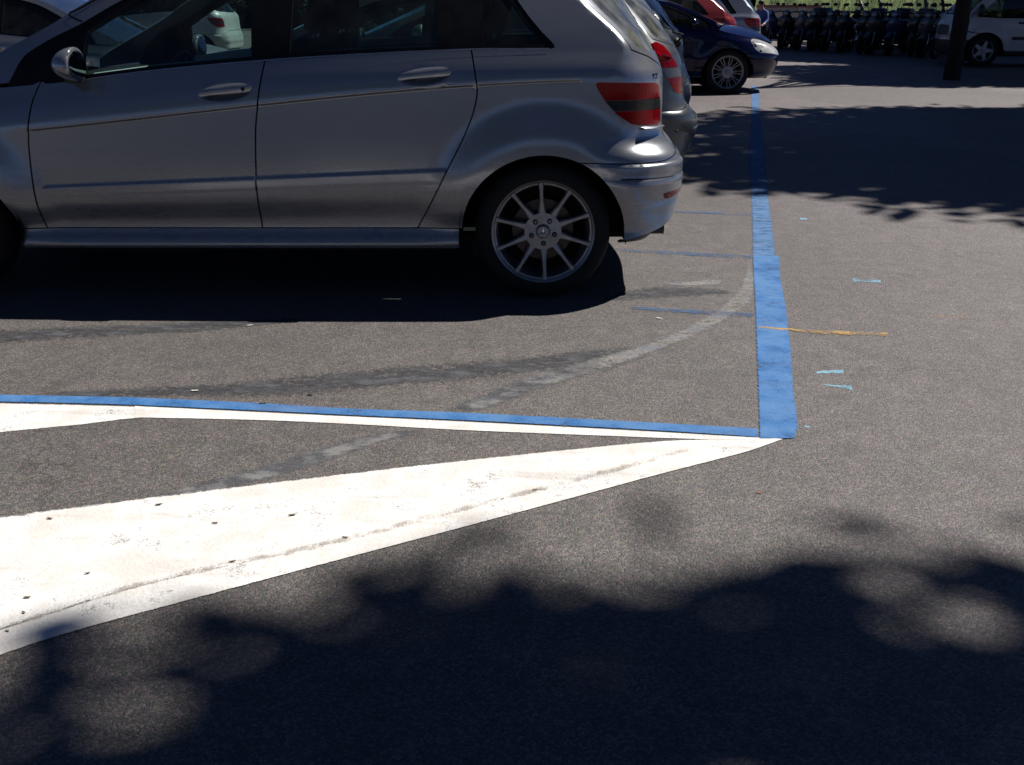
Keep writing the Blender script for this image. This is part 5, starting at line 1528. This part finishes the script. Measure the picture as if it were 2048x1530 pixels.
leaf_m = {}
def leaf_mat(name, c1, c2):
    g = NT(name)
    nz = g.noise(g.pos(), 2.2, 4.0).outputs[0]
    c = g.mix(g.ramp(nz, [(.35, 0.0), (.65, 1.0)]), c1, c2)
    b = g.n('ShaderNodeBsdfPrincipled', Base__Color=c, Roughness=.6)
    t = g.n('ShaderNodeBsdfTranslucent', Color=c)
    return g.done(g.n('ShaderNodeMixShader', i0=.22, i1=b.outputs[0], i2=t.outputs[0]))
leaf_m['dark'] = leaf_mat('dark_leaves', (.016, .034, .010), (.040, .070, .018))
leaf_m['mid'] = leaf_mat('green_leaves', (.03, .06, .014), (.06, .10, .024))
bark = plain('bark', (.016, .013, .011), .95, var=.35, scale=9, bump=.9, bscale=30)
def leaf_cloud(rnd, blobs, n, size, shell=.55):
    """leaf-shaped faces spread through a set of ellipsoids (centre, radii)"""
    g = np.random.default_rng(rnd.randrange(1 << 30))
    vol = np.array([r[0]*r[1]*r[2] for _, r in blobs]); cnt = np.maximum(8, (n*vol/vol.sum()).astype(int))
    C = np.repeat(np.array([tuple(c) for c, _ in blobs]), cnt, 0); R = np.repeat(np.array([tuple(r) for _, r in blobs]), cnt, 0)
    N = len(C)
    unit = lambda v: v/np.linalg.norm(v, axis=1, keepdims=True)
    d = unit(g.normal(size=(N, 3)))
    q = np.minimum(g.random(N)**(1/3)*(1-shell)+shell*g.uniform(.75, 1, N), 1)*(.84+.17*np.abs(g.normal(size=N)))
    P = C+d*R*q[:, None]
    a = unit(g.normal(size=(N, 3))*[1, 1, .6]); b = unit(np.cross(a, unit(g.normal(size=(N, 3)))))
    s = (size*g.uniform(.6, 1.4, N))[:, None]
    V = np.stack([P-a*s, P+b*s*.42, P+a*s, P-b*s*.42], 1).reshape(-1, 3)
    return V, np.arange(4*N).reshape(-1, 4)
def tree(base, lean, trunk_h, crown, n, seed, label, size=.16, r0=.22, group='trees around the car park', col='mid', nblob=16):
    rnd = random.Random(seed)
    root = tag(empty('tree', base), label, 'tree', group)
    B = Vector(base); top = B+Vector((lean[0], lean[1], trunk_h))
    pts = [Vector((0, 0, -.05)), Vector((lean[0]*.2, lean[1]*.2, trunk_h*.3)), Vector((lean[0]*.55-.05, lean[1]*.55+.05, trunk_h*.65)), Vector((lean[0], lean[1], trunk_h))]
    MB().tube([pts[0]]+[Vector(q) for q in cr([tuple(p) for p in pts], .4)[1:]], list(np.linspace(r0*1.25, r0*.55, len(cr([tuple(p) for p in pts], .4)))), 12).build('trunk', bark, root)
    (cx, cy, cz), (rx, ry, rz) = crown
    C = Vector((cx, cy, cz))-B
    blobs = []
    for i in range(nblob):
        a = 2*pi*i/nblob*2.4+rnd.uniform(0, .8); q = math.sqrt((i+.5)/nblob)*.74
        c = Vector((C.x+rx*q*math.cos(a), C.y+ry*q*math.sin(a), C.z+rz*rnd.uniform(-.5, .5)))
        f = rnd.uniform(.30, .44) if nblob < 30 else rnd.choice((.13, .20, .26, .32, .38))
        blobs.append((c, (rx*f, ry*f, rz*rnd.uniform(.4, .6))))
    if nblob >= 30: blobs += [(C-Vector((rx*.05, 0, 0)), (rx*.84, ry*.86, rz*.6))]*3
    b = MB()
    for c, r in blobs:
        s = pts[3]+(pts[3]-pts[2])*rnd.uniform(-.5, 0)
        mid = s.lerp(c, .5)+Vector((rnd.uniform(-.4, .4), rnd.uniform(-.4, .4), rnd.uniform(.1, .7)))
        b.tube([s, mid, c], [r0*.34, r0*.2, r0*.06], 6)
    b.build('branches', bark, root)
    V, F = leaf_cloud(rnd, blobs, n, size, .2 if nblob >= 30 else .55)
    put('crown', V, F, leaf_m[col], root, smooth=False)
    return root
tree((12.6, 2.2, 0), (-.8, .3, 0), 8.6, ((10.98, 2.84, 13.0), (6.8, 3.75, 1.9)), 115000, 1, 'tree off to the right shading the foreground tarmac', size=.19, nblob=64)
tree((14.6, 12.6, 0), (-.6, .2, 0), 6.2, ((12.9, 12.78, 9.9), (6.4, 3.85, 1.5)), 42000, 2, 'tree off to the right shading the lane in front of the dark blue car', size=.17, nblob=24)
tree((7.85, 18.2, 0), (.15, .3, 0), 6.4, ((13.2, 22.3, 8.6), (3.4, 3.0, 1.5)), 20000, 3, 'dark tree trunk standing beside the white van', size=.16, r0=.12)
tree((19.0, 23.0, 0), (-.5, .2, 0), 6.0, ((18.3, 25.3, 9.6), (5.6, 5.2, 1.9)), 36000, 4, 'tree beyond the right edge shading the van', size=.18, nblob=24)
tree((20.0, 31.0, 0), (-.5, .2, 0), 6.2, ((17.6, 31.0, 10.2), (5.8, 5.4, 2.2)), 36000, 5, 'tree beyond the right edge shading the scooters', size=.18, nblob=24)

tree((16.6, 29.6, 0), (-.3, 0, 0), 5.4, ((15.4, 29.0, 8.2), (5.2, 4.6, 1.6)), 30000, 6, 'added unseen tree beyond the right edge, deepening the shade over the scooters', size=.18, nblob=22)  # extra crown added to cut sky light on van and scooters
# unseen trees added behind and left of the camera to block low sky
for i, (x, y, s) in enumerate([(-26, -20, 1.1), (-15, -26, 1.25), (-4, -24, 1.15), (7, -27, 1.3), (18, -22, 1.1), (-34, -6, 1.2), (-38, 8, 1.1), (-36, 24, 1.2)]):
    tree((x, y, 0), (.3, 0, 0), 3.4*s, ((x, y, 6.0*s), (5.4*s, 4.2*s, 3.6*s)), 7000, 60+i, 'added unseen tree blocking the low sky, ' + ordn[i] + ' of its row', size=.34, r0=.3, col='dark', nblob=14, group='unseen trees blocking the low sky')
# hedge and trees that close the far side of the car park
rh = random.Random(21)
for i, (x0, x1, y, h) in enumerate([(-46, -30, 52, 2.4), (-30, -14, 50, 2.2), (-14, -1, 51, 2.3), (-1, 14, 47, 2.1)]):
    hd = tag(empty('hedge', ((x0+x1)/2, y, 0)), ['clipped dark hedge at the far left of the car park', 'dark hedge behind the far left parked cars', 'dark hedge behind the far scooters', 'dark hedge behind the people carrier'][i], 'hedge', 'far hedges')
    w = (x1-x0)/2
    bl = [((rh.uniform(-w, w), rh.uniform(-.4, .4), rh.uniform(.4, h-.3)), (1.1, .7, .6)) for _ in range(int(w*7))]
    V, F = leaf_cloud(rh, bl, 9000, .12)
    put('foliage', V, F, leaf_m['dark'], hd, smooth=False)
    MB().box((0, 0, h*.45), (2*w, .5, h*.86), b=.1).build('stems', plain('hedge_core', (.012, .018, .008), .95), hd)
for i, (x, y, s) in enumerate([(-40, 60, 1.2), (-27, 58, 1.0), (-15, 62, 1.3), (-4, 58, 1.05), (7, 60, 1.25), (18, 64, 1.1), (30, 62, 1.3), (44, 58, 1.1)]):
    tree((x, y, 0), (.3, 0, 0), 3.2*s, ((x, y, 5.6*s), (4.4*s, 3.4*s, 2.9*s)), 7000, 30+i, 'broad dark tree far behind the car park, ' + ordn[i] + ' from the left', size=.30, r0=.28, col='dark', nblob=14, group='far trees')

# ---------------------------------------------------------------- litter and fallen leaves
LM = {'pale': plain('paper_scrap', (.72, .70, .66), .8), 'brown': plain('dead_leaf', (.17, .12, .08), .8, var=.3, scale=40), 'orange': plain('orange_leaf', (.42, .13, .05), .7), 'dark': plain('bark_chip', (.03, .03, .03), .8)}
def bit(kind, x, y, L, label, name, group, cat):
    n = 8; V, F = [], []
    a0 = rs.uniform(-.5, .5)
    for i in range(n+1):
        t = -1+2*i/n; w = L*.26*max(1-t*t, 0)**.6*rs.uniform(.75, 1.15); zz = .0015+.001*t*t
        for s in (-1, 0, 1):
            px, py = L*t*.9, w*s
            V.append((px*math.cos(a0)-py*math.sin(a0), px*math.sin(a0)+py*math.cos(a0), zz+(.0008 if s else 0)*rs.random()))
    for i in range(n):
        for s in range(2): F.append((i*3+s, i*3+s+1, i*3+4+s, i*3+3+s))
    F2 = [f[::-1] for f in F]
    k = len(V); V2 = [(p[0], p[1], p[2]-.0012) for p in V]
    o = put(name, V+V2, F+[tuple(q+k for q in f) for f in F2], LM[kind], loc=(x, y, .0032), smooth=True)
    tag(o, label, cat, group)
for i, (x, y) in enumerate(sorted(BITS['brown'][:-1], key=lambda q: q[0]/q[1])): bit('brown', x, y, rs.uniform(.006, .012), f'small brown dead leaf on the broad white stripe, {ordn[i]} from the left', 'dead_leaf', 'dead leaves on the white paint', 'leaf')
for (x, y), lb in zip(BITS['pale'][:3], ('white paper scrap lying behind the silver car near the blue line', 'white paper scrap by the thin blue line at the left', 'white paper scrap at the edge of the silver car shadow')):
    bit('pale', x, y, .016, lb, 'paper_scrap', 'paper scraps', 'litter')
bit('orange', *BITS['orange'][0], .009, 'tiny orange leaf alone on the grey tarmac at the lower right', 'fallen_leaf', None, 'leaf')
for (x, y), lb in zip(BITS['dark'], ('dark bark chip on the thin blue line', 'dark bark chip on the broad blue line in the shade', 'dark bark chip beside the thin blue line')):
    bit('dark', x, y, .015, lb, 'bark_chip', 'bark chips', 'litter')
